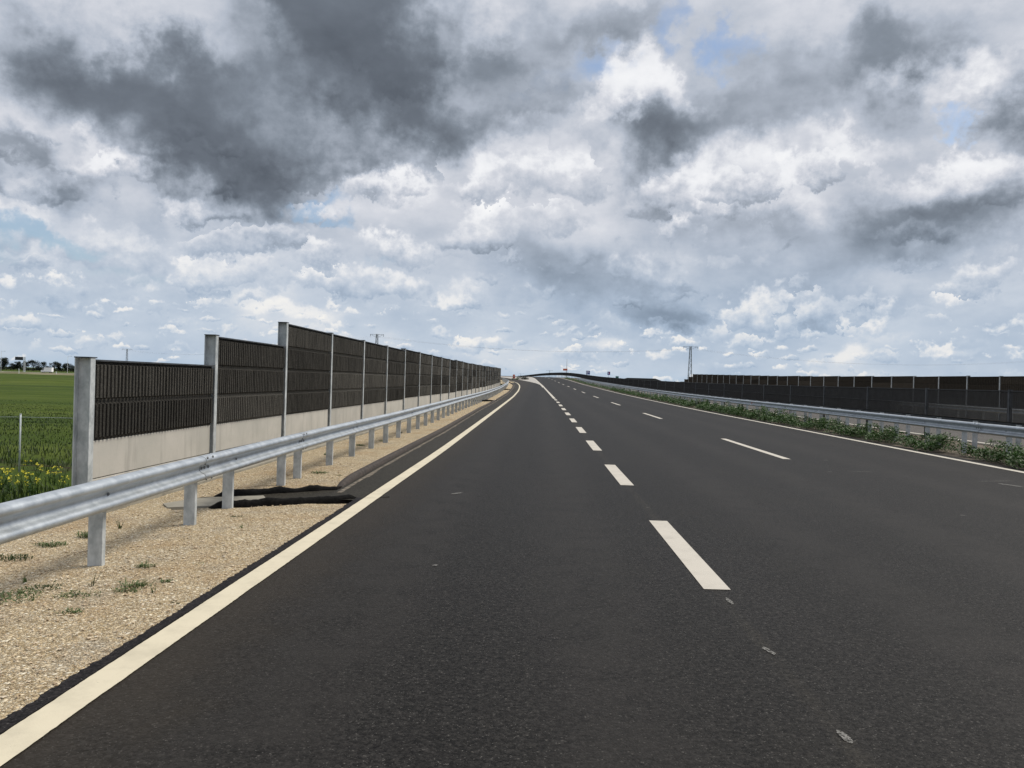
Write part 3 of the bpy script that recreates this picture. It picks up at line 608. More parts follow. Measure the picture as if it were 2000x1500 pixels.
# ------------------------------------------------------------------ loose stones on the verge
def stones():
    rng = np.random.default_rng(3); mb = MB()
    base = [Vector(p).normalized() for p in ((1,0,0),(-1,0,0),(0,1,0),(0,-1,0),(0,0,1),(0,0,-1),(.7,.7,.6),(-.7,.7,.6),(.7,-.7,.6),(-.7,-.7,.6))]
    F = [(0,6,8),(0,2,6),(2,7,6),(2,1,7),(1,9,7),(1,3,9),(3,8,9),(3,0,8),(4,6,7),(4,7,9),(4,9,8),(4,8,6),(0,5,2),(2,5,1),(1,5,3),(3,5,0)]
    for i in range(12000):
        y = 3.2 + 13*rng.random()**1.4; a, b = float(LB(y))+.5, float(LL(y))-(.17 if i % 4 else .10)
        if y > 10.8: b = float(KB(y))-.14
        x = a+(b-a)*rng.random()
        if 10.0 < y < 12.8 and abs(y-(11.72+(x+2.07)*.43)) < .62: continue
        t = (x-float(LB(y))+.6)/(float(LL(y))-float(LB(y))+.5)
        z = float(zr(y)) - .14+.06*min(1, t*3)+.045*max(0, t-.35)/.65
        r = .0035+.008*rng.random()**3; 
        if i % 300 == 0: r *= 2.0
        sx, sy, sz = r*(.8+.7*rng.random()), r*(.8+.7*rng.random()), r*(.5+.4*rng.random()); an = rng.random()*6.28; c, s_ = math.cos(an), math.sin(an)
        vs = []
        for p in base:
            k_ = .8+.4*rng.random(); px, py, pz = p.x*sx*k_, p.y*sy*k_, p.z*sz*k_
            vs.append((x+px*c-py*s_, y+px*s_+py*c, z+pz+sz*.5+.004))
        mb.add(vs, F)
    tag(mb.build('loose_gravel', M['stone']), 'loose pale pebbles strewn over the gravel verge', 'gravel', kind='stuff')
stones()
# ------------------------------------------------------------------ guardrails
def spl(pts, n):
    p = np.array(pts, float); t = np.concatenate([[0], np.cumsum(np.hypot(*np.diff(p, axis=0).T))]); 
    out = []
    for u in np.linspace(0, t[-1], n):
        i = min(np.searchsorted(t, u, 'right')-1, len(p)-2); a = (u-t[i])/(t[i+1]-t[i]); a = max(0, min(1, a))
        p0, p1, p2, p3 = p[max(i-1, 0)], p[i], p[i+1], p[min(i+2, len(p)-1)]
        out.append(tuple(.5*((2*p1)+(-p0+p2)*a+(2*p0-5*p1+4*p2-p3)*a*a+(-p0+3*p1-3*p2+p3)*a**3)))
    return out
WB = [(.000, .000), (.030, .008), (.066, .028), (.080, .055), (.066, .082), (.022, .104), (.004, .130), (.004, .158), (.022, .184), (.066, .206), (.080, .233), (.070, .262), (.040, .280), (.004, .288)]
WF = spl(WB, 34); WLO = WB
def beam_prof(pts, th=.0055): return [(a, b) for a, b in pts] + [(a-th*1.2, b) for a, b in reversed(pts)]
def bolt_mb(x, y, z, r=.014, ax=1):
    mb = MB(); vs = [(x+ax*.011, y, z)]
    for k_ in range(8):
        a = k_*math.pi/4; vs.append((x+ax*.006, y+r*.7*math.cos(a), z+r*.7*math.sin(a)))
    for k_ in range(8):
        a = k_*math.pi/4; vs.append((x-ax*.004, y+r*math.cos(a), z+r*math.sin(a)))
    fs = [(0, 1+k_, 1+(k_+1) % 8) for k_ in range(8)] + [(1+k_, 9+k_, 9+(k_+1) % 8, 1+(k_+1) % 8) for k_ in range(8)]
    mb.add(vs, fs, True); return mb
def c_post(mb, x, y, z0, z1, w=.125, d=.06, th=.006, sg=1):
    """C-section: web across the road direction, two flanges and lips pointing away from the viewer"""
    a, b = x-w/2, x+w/2
    mb.box(a, b, y, y+th, z0, z1)
    mb.box(a, a+th, y+th+.0005, y+d, z0, z1); mb.box(b-th, b, y+th+.0005, y+d, z0, z1)
    mb.box(a+th+.0005, a+.028, y+d-th, y+d, z0, z1); mb.box(b-.028, b-th-.0005, y+d-th, y+d, z0, z1)
def guardrail(label, fx, post_ys, joints, top, side, mats, near_bolts=3, ground=-.12, detail=True, group=None):
    x0, y0 = float(fx(joints[0])), joints[0]
    t = thing('guardrail', (x0, y0, float(zr(y0))), label, 'guardrail', group); off = Vector(t.location)
    zb = top-.288
    for i in range(len(joints)-1):
        a, b = joints[i], joints[i+1]; mb = MB(); far = a > 60
        ys = yspan(a, b+(.30 if i < len(joints)-2 else 0), 1.0)
        fr = [(x-off.x, y-off.y, z-off.z+zb, nx, ny) for (x, y, z, nx, ny) in frames(lambda q: fx(q), ys, 0, side)]
        fr = [(x+nx*(-.0045 if k_ < 0 else 0), y, z, nx, ny) for k_, (x, y, z, nx, ny) in enumerate(fr)]
        if i: fr[0] = fr[0]
        # the far end of each length slides under the next one
        fr = [(x-nx*(.011 if y+off.y > b-.01 and i < len(joints)-2 else 0), y, z-(.004 if y+off.y > b-.01 and i < len(joints)-2 else 0), nx, ny) for (x, y, z, nx, ny) in fr]
        mb.extrude(beam_prof(WLO if far else WF), fr, True, cap=not far)
        o = mb.build('rail_beam', mats[0], t)
        if detail and i < near_bolts+1 and i > 0:
            for (dy, h, d_) in ((.04, .265, .070), (.20, .265, .070), (.04, .195, .045), (.04, .145, .006), (.13, .145, .006), (.24, .145, .006), (.04, .025, .062), (.20, .025, .062)):
                yy = a+dy; q = bolt_mb(0, 0, 0, .018, side).build('bolt', M['bolt'], o)
                q.location = (float(fx(yy))+side*(d_+.004)-off.x, yy-off.y, float(zr(yy))+zb+h-off.z)
    pm = MB()
    for j, y in enumerate(post_ys):
        mb = MB(); x = float(fx(y))-side*.085; z = float(zr(y)); c_post(mb, 0, 0, ground-.2, zb+.235)
        o = mb.build('post', mats[1], t, (x-off.x, y-off.y, z-off.z))
        if detail and near_bolts and (j % 2 == 0) and y < 30:
            q = bolt_mb(0, 0, 0, .015, side).build('bolt', M['bolt'], t); q.location = (float(fx(y+.03))+side*.010-off.x, y+.03-off.y, z+zb+.144-off.z)
    return t
py = [-8.9, -6.9, -4.9, -2.9, -.9, 1.1, 3.1, 5.15, 7.15, 9.2, 10.4, 12.7, 13.6, 15.75, 17.65, 19.65, 21.45]
py += [21.45+2.0*k_ for k_ in range(1, 82)]
jy = [-11.0, -6.95, -2.9, 1.15, 5.2-.0, 9.25, 13.35] ; jy += [13.35+4.0*k_ for k_ in range(1, 44)]
guardrail('galvanised guardrail on the gravel verge in front of the left noise barrier', GR, py, jy, .715, 1, (M['galv_rail'], M['galv_post']), 6)
GA = lambda y: CL(y)+6.05
ry = [20.8+2.2*k_ for k_ in range(-10, 88)]; rj = [0.0+4.4*k_ for k_ in range(-2, 48)]
guardrail('pale galvanised guardrail beside the weeds, facing the near carriageway', GA, ry, rj, .87, -1, (M['galv_rail'], M['galv_light']), 7, ground=-.02)
GB = lambda y: CL(y)+7.1-.2*np.clip((y-30)/90, 0, 1)
guardrail('guardrail of the median with its back turned, behind the weeds', GB, [21.9+2.2*k_ for k_ in range(-10, 86)], [1.0+8.8*k_ for k_ in range(-1, 23)], .90, 1, (M['steel_dark'], M['galv_post']), 0, ground=-.02, detail=False)  # beam coloured dark to stand in for the shade on its turned back
GC = lambda y: CL(y)+21.2
guardrail('far guardrail at the foot of the right noise barrier', GC, [14+3.0*k_ for k_ in range(0, 62)], [12.0+12*k_ for k_ in range(0, 16)], .80, -1, (M['galv_post'], M['galv_post']), 0, detail=False)
# small red reflector on the right rail
rf = MB(); rf.box(-.012, .0, -.05, .05, -.05, .06); o = rf.build('reflector', M['red'], None, (float(GA(45.5))-.10, 45.5, float(zr(45.5))+.74), bevel=.004)
tag(o, 'small red reflector fixed to the right guardrail', 'reflector')
# ------------------------------------------------------------------ anti-glare screen along the median
def screen():
    XS = lambda y: CL(y)+8.05-.6*np.clip((y-30)/90, 0, 1); step = 5.2; y0 = 24.2-4*5.2; n = 92
    t = thing('median_screen', (float(XS(y0)), y0, float(zr(y0))), 'dark see-through screen on black poles along the median', 'screen fence'); off = Vector(t.location)
    for i in range(n):
        a = y0+step*i; b = a+step; fr_ = frames(XS, [a, b]); mb = MB()
        pitch = .055 if a < 90 else .16; w = .0105 if a < 90 else .028; m_ = int(step/pitch)
        for k_ in range(m_):
            y = a+(k_+.5)*pitch*step/(m_*pitch); x, _, z = float(XS(y)), y, float(zr(y))
            s_ = float(XS(y+.5)-XS(y-.5)); x0, x1 = x-w, x+w
            zt, zb = z+1.74-off.z, z+.78-off.z; yy = y-off.y
            mb.add([(x0-off.x, yy, zb), (x1-off.x, yy, zb), (x1-off.x, yy, zt), (x0-off.x, yy, zt), (x0-off.x, yy+.006, zb), (x1-off.x, yy+.006, zb), (x1-off.x, yy+.006, zt), (x0-off.x, yy+.006, zt)],
                   [(0, 1, 2, 3), (5, 4, 7, 6), (3, 2, 6, 7), (0, 3, 7, 4), (1, 5, 6, 2)])
        for zz, hh in ((1.74, .035), (.76, .03), (1.25, .015)):
            fr = [(x-off.x, y-off.y, z-off.z+zz, nx, ny) for (x, y, z, nx, ny) in frames(XS, yspan(a+.04, b-.04))]
            mb.extrude([(-.026, 0), (-.026, hh), (.026, hh), (.026, 0)], fr)
        mb.build('screen_panel', M['mesh_black'], t)
        mb = MB(); mb.box(-.045, .045, -.045, .045, -.2, 1.80); mb.build('pole', M['steel_dark'], t, (float(XS(a))-off.x, a-off.y, float(zr(a))-off.z))
screen()
# ------------------------------------------------------------------ noise barriers
PH = .507
def panel_mesh(name, w, h, pitch, depth, mat, seed, thick=.12):
    """ribbed wood-concrete panel, front towards +x, running along +y from 0 to w, bottom at z 0; ends chamfered to flat bands"""
    rng = random.Random(seed); n = int(w/pitch); vs = []; fs = []; rows = [(0, 0), (.022, 0), (.038, 1), (h*.5, 1), (h-.045, 1), (h-.028, 0), (h, 0)]
    cols = []
    for k_ in range(n):
        y = k_*pitch+.0; j = rng.uniform(-.006, .006)
        cols += [(y, 0), (y+pitch*.34, 0), (y+pitch*.44+j, 1), (y+pitch*.90+j, 1)]
    cols.append((w, 0)); m_ = len(cols); rr = [rng.uniform(.90, 1.05) for _ in cols]
    for (z, r) in rows:
        for (y, c), q in zip(cols, rr): vs.append((depth*(r*c)*q + (.0 if r else -.012) + rng.uniform(-.003, .003)*r, min(y, w), z))
    for j in range(len(rows)-1):
        for i in range(m_-1): fs.append((j*m_+i, j*m_+i+1, (j+1)*m_+i+1, (j+1)*m_+i))
    b = len(vs); zt = h; vs += [(-thick, 0, 0), (-thick, w, 0), (-thick, w, zt), (-thick, 0, zt)]
    fs += [(b, b+3, b+2, b+1), (b+3, (len(rows)-1)*m_, (len(rows)-1)*m_+m_-1, b+2), (b, b+1, m_-1, 0)]
    fs.append((b, *[j*m_ for j in range(len(rows))], b+3)); fs.append((b+1, b+2, *[j*m_+m_-1 for j in reversed(range(len(rows)))]))
    me = bpy.data.meshes.new(name); me.from_pydata(vs, [], fs); me.materials.append(mat); me.update(); return me
def barrier(label, fx, y0, bays, side, rows_of, pmat, smat, post_mat, zbase, individual, plen=4.0, rib=(.095, .040), seed=0):
    x0 = float(fx(y0)); t = thing('noise_barrier', (x0, y0, float(zr(y0))), label, 'noise barrier', 'noise barriers beside the motorway'); off = Vector(t.location)
    pm = [panel_mesh('noise_panel', plen-.13, PH-.0008, rib[0], rib[1], pmat, seed+s_) for s_ in range(4)]
    sm = MB(); W = plen-.13; sm.box(-.10, -.012, 0, W, 0, .488); slab_me = None
    rngp = random.Random(seed+5); made = 0; rest = MB()
    prev_rows = 0; zq = lambda y: zbase + round(float(zr(y))/.05)*.05
    for i in range(bays+1):
        y = y0+plen*i; yn = y+plen; x, xn = float(fx(y)), float(fx(yn)); yc = y+plen/2
        rows = rows_of(i) if i < bays else 0; z0 = zq(yc)-off.z; ang = math.atan2(-(xn-x), plen)
        # H-section post: two flanges along the wall, web across it
        top = max(rows, rows_of(i-1) if i > 0 else 0); zp = max(z0, (zq(yc-plen)-off.z)) if i else z0
        if i == bays: zp = zq(yc-plen)-off.z
        mb = MB(); H = zp+top*PH+.035; B = float(zr(y))-off.z-.5
        mb.box(-.004, .010, -.056, .056, B, H); mb.box(-.180, -.166, -.085, .085, B, H); mb.box(-.1655, -.0045, -.006, .006, B, H)
        if side < 0: mb.v = [(-a, b, c) for a, b, c in mb.v]; mb.f = [tuple(reversed(f)) for f in mb.f]
        p = mb.build('post', post_mat, t, (x-off.x, y-off.y, 0)); p.rotation_euler = (0, 0, ang)
        if y < 60:
            cb = MB(); cb.box(-.186, .014, -.09, .09, H+.001, H+.016)
            if side < 0: cb.v = [(-a, b, c) for a, b, c in cb.v]; cb.f = [tuple(reversed(f)) for f in cb.f]
            c_ = cb.build('cap', M['steel_dark'], p)
        if i == bays: break
        fl = math.pi if side < 0 else 0
        def place(o, dz):
            px, py_ = (.0, .065) if side > 0 else (.0, .065)
            c, s_ = math.cos(ang), math.sin(ang)
            if side > 0: o.location = (x-off.x-.036*c-.065*s_, y-off.y+.065*c-.036*s_, dz); o.rotation_euler = (0, 0, ang)
            else: o.location = (x-off.x+.036-.065*s_-W*s_, y-off.y+(.065+W)*c, dz); o.rotation_euler = (0, 0, ang+math.pi)
        for r in range(rows):
            me = pm[rngp.randrange(4)]
            if made < individual:
                o = bpy.data.objects.new('noise_panel', me); COL.objects.link(o); o.parent = t; place(o, z0+r*PH); made += 1
            else:
                o = bpy.data.objects.new('tmp', None); place(o, z0+r*PH); mt = Matrix.Translation(o.location) @ Matrix.Rotation(o.rotation_euler.z, 4, 'Z')
                rest.add([mt @ v.co for v in me.vertices], [tuple(p_.vertices) for p_ in me.polygons]); bpy.data.objects.remove(o)
        if slab_me is None:
            s0 = sm.build('concrete_slab', smat, t, bevel=.008); slab_me = s0
            o = s0
        else: o = slab_me.copy(); link(o, t)
        place(o, z0-.496)
        if i == 0:
            pl = MB(); pl.box(-.10, -.014, 0, W, 0, .50); plinth = pl.build('plinth', smat, t, bevel=.006); o = plinth
        else: o = plinth.copy(); link(o, t)
        place(o, z0-1.006)
        cb = MB(); cb.box(-.11, .05, 0, W, 0, .022)
        if i == 0: cap0 = cb.build('cap_strip', M['steel_dark'], t); o = cap0
        else: o = cap0.copy(); link(o, t)
        place(o, z0+rows*PH)
    if rest.v: tag(rest.build('noise_panels', pmat, t), kind='stuff')
    return t
barrier('dark ribbed noise barrier stepping up on the left, over a pale concrete base', LB, 10.34, 28, 1, lambda i: (2, 3)[i] if i < 2 else 4, M['woodcrete'], M['slab'], M['galv_post'], .75, 98)
XR = lambda y: CL(y)+23.6
barrier('long brownish noise barrier across the opposite carriageway on the right', XR, 28.5, 34, -1, lambda i: 4 if i < 31 else 34-i, M['woodcrete_brown'], M['slab_grey'], M['galv_post'], .70, 98, rib=(.20, .03), seed=40)
# a short far noise barrier with raked ends, seen over the median screen
def far_barrier():
    t = thing('noise_barrier', (40, 300, 2.2), 'low dark noise barrier far off above the screen, sloping at both ends', 'noise barrier', 'noise barriers beside the motorway')
    mb = MB(); xs = [0, 2.2, 12.4, 14.6]; top = [1.0, 1.62, 1.62, .9]
    for i in range(3): mb.add([(xs[i], 0, .3), (xs[i+1], 0, .3), (xs[i+1], 0, top[i+1]), (xs[i], 0, top[i]), (xs[i], .15, .3), (xs[i+1], .15, .3), (xs[i+1], .15, top[i+1]), (xs[i], .15, top[i])], [(0,1,2,3),(5,4,7,6),(3,2,6,7),(0,4,5,1)])
    mb.build('noise_panel', M['mesh_black'], t)
    mb = MB(); mb.box(1.0, 13.4, -.02, .17, -5, .29); mb.build('concrete_base', mottled('pinkish_base', (.40, .27, .24), (.5, .36, .32), 1, .8), t)
far_barrier()
# ------------------------------------------------------------------ plants
def leaf_quad(mb, c, L, W, rng, up=.4):
    a = rng.random()*6.283; el = (rng.random()-.35)*1.5*up+.3
    d = Vector((math.cos(a)*math.cos(el), math.sin(a)*math.cos(el), math.sin(el))); s_ = d.cross(Vector((0, 0, 1))).normalized()
    s_ = (s_ + Vector((0, 0, 1))*(rng.random()-.5)*1.2).normalized(); m_ = c + d*L*.5 + Vector((0, 0, L*.06)); e = c + d*L
    mb.add([c, m_+s_*W*.5, e, m_-s_*W*.5], [(0, 1, 2, 3)])
def median_weeds():
    rng = random.Random(11); mb = MB()
    y = 10.0
    while y < 250:
        dens = 1.0 if y < 70 else (.8 if y < 120 else .55)
        for q in range(3 if y < 80 else 2):
            if mnoise.noise(Vector((y*.30, q*7.0, 2))) < -.22 and y > 16: continue
            cx = float(CL(y))+5.18+.62*q*.45+rng.uniform(-.16, .16); cy = y+rng.uniform(-.2, .2); big = .85+.95*mnoise.noise(Vector((y*.45, q, 0)))
            hgt = (.39+.18*rng.random())*big*(1 if q else .66); rad = (.24+.12*rng.random())
            nl = int((150 if y < 35 else 85 if y < 60 else 40 if y < 120 else 18)*dens); sc_ = 1.0 if y < 35 else 1.3 if y < 60 else 1.9 if y < 120 else 2.8
            z0 = float(zr(y))
            for s_ in range(3):
                bx, by = cx+rng.uniform(-.1, .1), cy+rng.uniform(-.1, .1)
            for i in range(nl):
                t = rng.random()**.8; a = rng.random()*6.283; r = rad*rng.random()**.6*(1-.55*t)
                c = Vector((cx+r*math.cos(a), cy+r*math.sin(a), z0+.01+hgt*t*(1-.35*(r/rad)**2)))
                leaf_quad(mb, c, (.055+.05*rng.random())*sc_, (.026+.022*rng.random())*sc_, rng)
        y += .36 if y < 60 else .5 if y < 120 else .9
    tag(mb.build('median_weeds', M['weed']), 'dense dark green leafy weeds growing under the right guardrail', 'weeds', kind='stuff')
median_weeds()
def tuft(x, y, r, h, seed):
    rng = random.Random(seed); mb = MB(); tall = h > r*1.4; n = 9 if tall else int(50+420*r)
    for i in range(n):
        a = rng.random()*6.283; d = r*rng.random()**.7*(.35 if tall else 1.2); c = Vector((d*math.cos(a), d*.6*math.sin(a), -.01+.02*rng.random()))
        lean = rng.random()*(.75 if tall else 1.3); L = h*(.5+.6*rng.random()) if not tall else h*(.35+.75*rng.random()**2); a2 = rng.random()*6.283
        e = c+Vector((math.cos(a2)*lean*L, math.sin(a2)*lean*L, L*(1 if tall else .7))); w = .0022+.003*rng.random()
        s_ = Vector((-math.sin(a2), math.cos(a2), 0))*w; m_ = (c+e)/2+Vector((0, 0, L*.12))
        mb.add([c-s_, c+s_, m_+s_*.9, m_-s_*.9, e], [(0, 1, 2, 3), (3, 2, 4)])
        if rng.random() < (.7 if not tall else .25): leaf_quad(mb, m_, .018+.016*rng.random(), .009+.006*rng.random(), rng)
    return mb
WL = ['flat weed tuft', 'thin tall weed', 'small grassy weed', 'spreading weed']
for i, (x, y, r, h, lab) in enumerate(WEEDS):
    z = float(zr(y))-.075
    o = tuft(x, y, r, h, i).build('weed', M['dry_weed'] if i % 3 else M['grass_blade'], None, (x, y, z)); tag(o, lab, 'weed', 'weeds scattered over the gravel verge')
# rough grass and yellow-flowering plants beyond the left end of the barrier
def rough_grass():
    rng = random.Random(5); mb = MB()
    for i in range(62000):
        y = 17+78*rng.random()**1.7; x = float(LB(y))-5.2-(y*.55+18)*rng.random()
        if x > float(LB(y))-5.2: continue
        z = GROUND+.10*mnoise.noise(Vector((x*.15, y*.4, 0))) + .22*mnoise.noise(Vector((x*.012, y*.055, 3)))
        yy = y+.22*x
        if 23 < yy < 27.5 and rng.random() < .75: continue
        h = min(1.0, (97-y)/45)*(.14+.22*rng.random())*(1.4 if y < 27 else 1 if y < 40 else .62)*(.6+.9*abs(mnoise.noise(Vector((x*.5, y*.5, 7))))); w = (.010+.014*rng.random())*max(1, y/40); a = rng.random()*6.283; l = h*(.2+.6*rng.random())
        s_ = (math.cos(a+1.57)*w, math.sin(a+1.57)*w); e = (x+l*math.cos(a), y+l*math.sin(a), z+h); m_ = (x+l*.35*math.cos(a), y+l*.35*math.sin(a), z+h*.6)
        mb.add([(x-s_[0], y-s_[1], z-.05), (x+s_[0], y+s_[1], z-.05), (m_[0]+s_[0]*.8, m_[1]+s_[1]*.8, m_[2]), (m_[0]-s_[0]*.8, m_[1]-s_[1]*.8, m_[2]), e], [(0, 1, 2, 3), (3, 2, 4)])
    tag(mb.build('rough_grass', M['grass_blade']), 'rough green grass below the left end of the noise barrier', 'grass', kind='stuff')
rough_grass()
def flower_plant(seed, spread, heads):
    rng = random.Random(seed); st = MB(); heads_ = []
    for i in range(int(heads*1.6)):
        a = rng.random()*6.283; d = spread*rng.random()**.5; h = .30+.42*rng.random()
        b = Vector((d*.35*math.cos(a), d*.35*math.sin(a), 0)); e = Vector((d*math.cos(a), d*math.sin(a), h)); st.tube([b, (b+e)/2+Vector((0, 0, .04)), e], [.006, .005, .003], 4)
        for k_ in range(9): leaf_quad(st, b+(e-b)*rng.random()*.85, .07+.07*rng.random(), .025+.02*rng.random(), rng)
        fl = MB(); heads_.append((fl, e))
        for k_ in range(10):
            c = Vector((rng.uniform(-.035, .035), rng.uniform(-.035, .035), rng.uniform(-.035, .03)))
            leaf_quad(fl, c, .040, .034, rng, 1.0)
    return st, heads_
FL = [(-15.9, 25.4, .5, 16, 'largest yellow-flowering plant, cut by the left edge of the view'), (-14.8, 26.6, .35, 7, 'yellow-flowering plant right of the fence post foot'), (-16.0, 27.6, .4, 8, 'yellow-flowering plant in front of the fence post'),
      (-14.3, 24.6, .4, 8, 'low yellow-flowering plant just above the rail, nearest the viewer'), (-13.6, 25.3, .3, 4, 'sparse yellow-flowering plant, third from the barrier'), (-13.35, 27.4, .3, 4, 'sparse yellow-flowering plant between fence post and barrier'),
      (-12.9, 25.8, .25, 3, 'yellow-flowering plant closest to the end of the barrier'), (-15.0, 24.6, .35, 6, 'yellow-flowering plant touching the rail below the fence post')]
for i, (x, y, s_, n, lab) in enumerate(FL):
    t = thing('flowering_plant', (x, y, GROUND+.02), lab, 'plant', 'yellow-flowering plants by the fence post'); st, fl = flower_plant(i+1, s_, n)
    st.build('foliage', M['weed'], t)
    for (h_, e) in fl: h_.build('flower', M['flower'], t, e)
# game fence post with one wire
t = thing('fence_post', (-17.9, 29.9, GROUND-.05), 'thin grey metal fence post standing in the grass', 'fence post')
mb = MB(); mb.tube([(0, 0, 0), (0, 0, 2.18)], .030, 10); mb.build('post', M['galv_light'], t)
mb = MB(); mb.tube([(0, 0, 2.181), (0, 0, 2.20)], .035, 10); mb.build('cap', M['galv_post'], t)
mb = MB(); mb.tube([(-12, -2.6, 2.04), (-6, -1.3, 2.02), (0, 0, 2.08), (6, 1.2, 2.05), (12, 2.6, 2.10)], .006, 5); mb.build('wire', M['galv_light'], t)
# ------------------------------------------------------------------ trees
def tree_meshes(seed, h, w, airy):
    rng = random.Random(seed); tr = MB(); cr = MB(); tips = []
    tr.tube([(0, 0, -.3), (.05, 0, h*.25), (.1, .1, h*.5)], [h*.03, h*.022, h*.014], 6)
    for i in range(9):
        a = i*.7*3.1+rng.random(); z = h*(.25+.4*rng.random()); L = w*(.28+.22*rng.random())
        e = Vector((math.cos(a)*L, math.sin(a)*L, z+h*(.15+.2*rng.random()))); tr.tube([(0, 0, z*.8), ((e.x)*.5, e.y*.5, (z+e.z)/2), e], [h*.012, h*.008, h*.004], 5); tips.append(e)
    tips += [Vector((rng.uniform(-.2, .2)*w, rng.uniform(-.2, .2)*w, h*(.62+.3*rng.random()))) for _ in range(6)]
    tips += [Vector((rng.uniform(-.38, .38)*w, rng.uniform(-.3, .3)*w, h*(.28+.3*rng.random()))) for _ in range(7 if not airy else 2)]
    for tp in tips:
        rr = w*(.15+.11*rng.random())
        for k_ in range(150 if not airy else 100):
            v = Vector((rng.gauss(0, 1), rng.gauss(0, 1), rng.gauss(0, .8))); v = v.normalized()*rr*rng.random()**.4
            leaf_quad(cr, tp+v, h*.062*(.7+.6*rng.random()), h*.045, rng, 1)
    return tr, cr
protos = []
for s_, h, w, airy in ((1, 10, 9, False), (2, 9, 8, True), (3, 8.5, 6.5, False), (4, 7, 8, False)):
    t = thing('tree', (0, 900, GROUND), 'tree', 'tree', 'row of dark trees on the horizon'); tr, cr = tree_meshes(s_, h, w, airy)
    tr.build('trunk', M['bark'], t); cr.build('crown', M['tree_leaf'], t); protos.append(t)
TR = TREES
used = set()
for (x, y, p, sc_, lab) in TR:
    o = protos[p] if p not in used else copy_tree(protos[p]); used.add(p)
    o.location = (x, y, GROUND); o.scale = (sc_, sc_, sc_); o.rotation_euler = (0, 0, x*1.3); o["label"] = lab
# a low shrub belt joining the trees
def belt():
    rng = random.Random(9); mb = MB()
    for i in range(9000):
        x = -560+260*rng.random(); h = 2.6+2.4*mnoise.noise(Vector((x*.06, 0, 0))); z = GROUND+max(.6, h)*rng.random()**.8
        leaf_quad(mb, Vector((x, 812+rng.uniform(-3, 3), z)), .9+.7*rng.random(), .7, rng, 1)
    tag(mb.build('shrub_belt', M['tree_leaf']), 'low dark scrub running under the row of distant trees', 'scrub', kind='stuff')
belt()
# ------------------------------------------------------------------ distant road on the left, with its furniture
def far_road():
    mb = MB(); P = []
    xs = list(range(-900, -30, 30))
    def yc(x): return 452+.05*(x+256)
    prof = [(-16, GROUND-.1), (-8, -1.30), (-6.6, -1.24), (6.6, -1.24), (8, -1.30), (16, GROUND-.1)]
    for (i0, i1, nm, mt, kind) in ((0, 2, 'far_road_bank', M['far_verge'], 1), (3, 5, 'far_road_bank', M['far_verge'], 1), (2, 3, 'far_road', M['pale_road'], 1)):
        mb = MB(); vs = []; fs = []; w = i1-i0+1
        for j, x in enumerate(xs):
            for k_ in range(i0, i1+1): vs.append((x, yc(x)+prof[k_][0], prof[k_][1]))
            if j:
                for k_ in range(w-1): b = (j-1)*w+k_; fs.append((b, b+w, b+w+1, b+1))
        mb.add(vs, fs); tag(mb.build(nm, mt), kind='structure')
far_road()
def van():
    t = thing('van', (-255.5, 450, -1.235), 'white box van driving on the distant road', 'van')
    mb = MB(); mb.box(-1.1, 3.0, -1.0, 1.0, .55, 2.85); mb.build('cargo_box', M['white_paint'], t, bevel=.06)
    mb = MB(); pr = [(-1.12, .45), (-2.9, .45), (-2.95, 1.05), (-2.45, 1.25), (-1.9, 2.05), (-1.12, 2.15)]
    n = len(pr); mb.add([(x, -.95, z) for x, z in pr]+[(x, .95, z) for x, z in pr], [tuple(range(n)), tuple(range(2*n-1, n-1, -1))]+[(i, i+n, (i+1) % n+n, (i+1) % n) for i in range(n)])
    cab = mb.build('cab', M['white_paint'], t, bevel=.04)
    mb = MB(); mb.add([(-2.46, -.8, 1.30), (-2.46, .8, 1.30), (-1.94, .75, 2.0), (-1.94, -.75, 2.0)], [(0, 1, 2, 3)]); mb.v = [(x-.03, y, z+.01) for x, y, z in mb.v]; mb.build('windscreen', M['black_glass'], cab)
    for s_ in (-1, 1):
        mb = MB(); mb.box(-2.15, -1.3, s_*.955-.004, s_*.955+.004, 1.3, 1.85); mb.build('window', M['black_glass'], cab)
        mb = MB(); mb.tube([(-2.05, s_*.65, .36), (-2.05, s_*.93, .36)], .36, 16); mb.build('wheel', M['tyre'], t)
        mb = MB(); mb.tube([(1.9, s_*.65, .36), (1.9, s_*.93, .36)], .36, 16); mb.build('wheel', M['tyre'], t)
        mb = MB(); mb.box(-2.97, -2.90, s_*.7-.15, s_*.7+.15, .75, .95); mb.build('headlight', M['white_paint'], t)
    mb = MB(); mb.box(-1.1, 3.0, -.9, .9, .35, .54); mb.build('chassis', M['grey_plastic'], t)
van()
def lamp(name, x, y, z, h, label, group, arm=1.6):
    t = thing(name, (x, y, z), label, 'street lamp', group)
    mb = MB(); mb.tube([(0, 0, -.5), (0, 0, h*.5), (0, 0, h)], [.16, .13, .09], 8); mb.build('pole', M['galv_light'], t)
    if arm:
        mb = MB(); mb.tube([(0, 0, h), (arm*.4, 0, h+.15), (arm, 0, h+.2)], .05, 6); mb.build('arm', M['galv_light'], t)
        mb = MB(); mb.box(arm-.1, arm+.6, -.14, .14, h+.12, h+.24); mb.build('lamp_head', M['grey_plastic'], t, bevel=.02)
    return t
g_ = 'street lamps on the distant road'
lamp('street_lamp', -279.6, 448, -1.3, 11.0, 'grey street lamp at the left edge, in front of the tallest tree', g_)
lamp('street_lamp', -247.0, 455, -1.3, 9.3, 'grey street lamp between the white van and the barrier end', g_)
lamp('lamp_mast', float(21.9), 330, 3.35, 7.6, 'tall bare mast beside the orange board beyond the crest', None, 0)
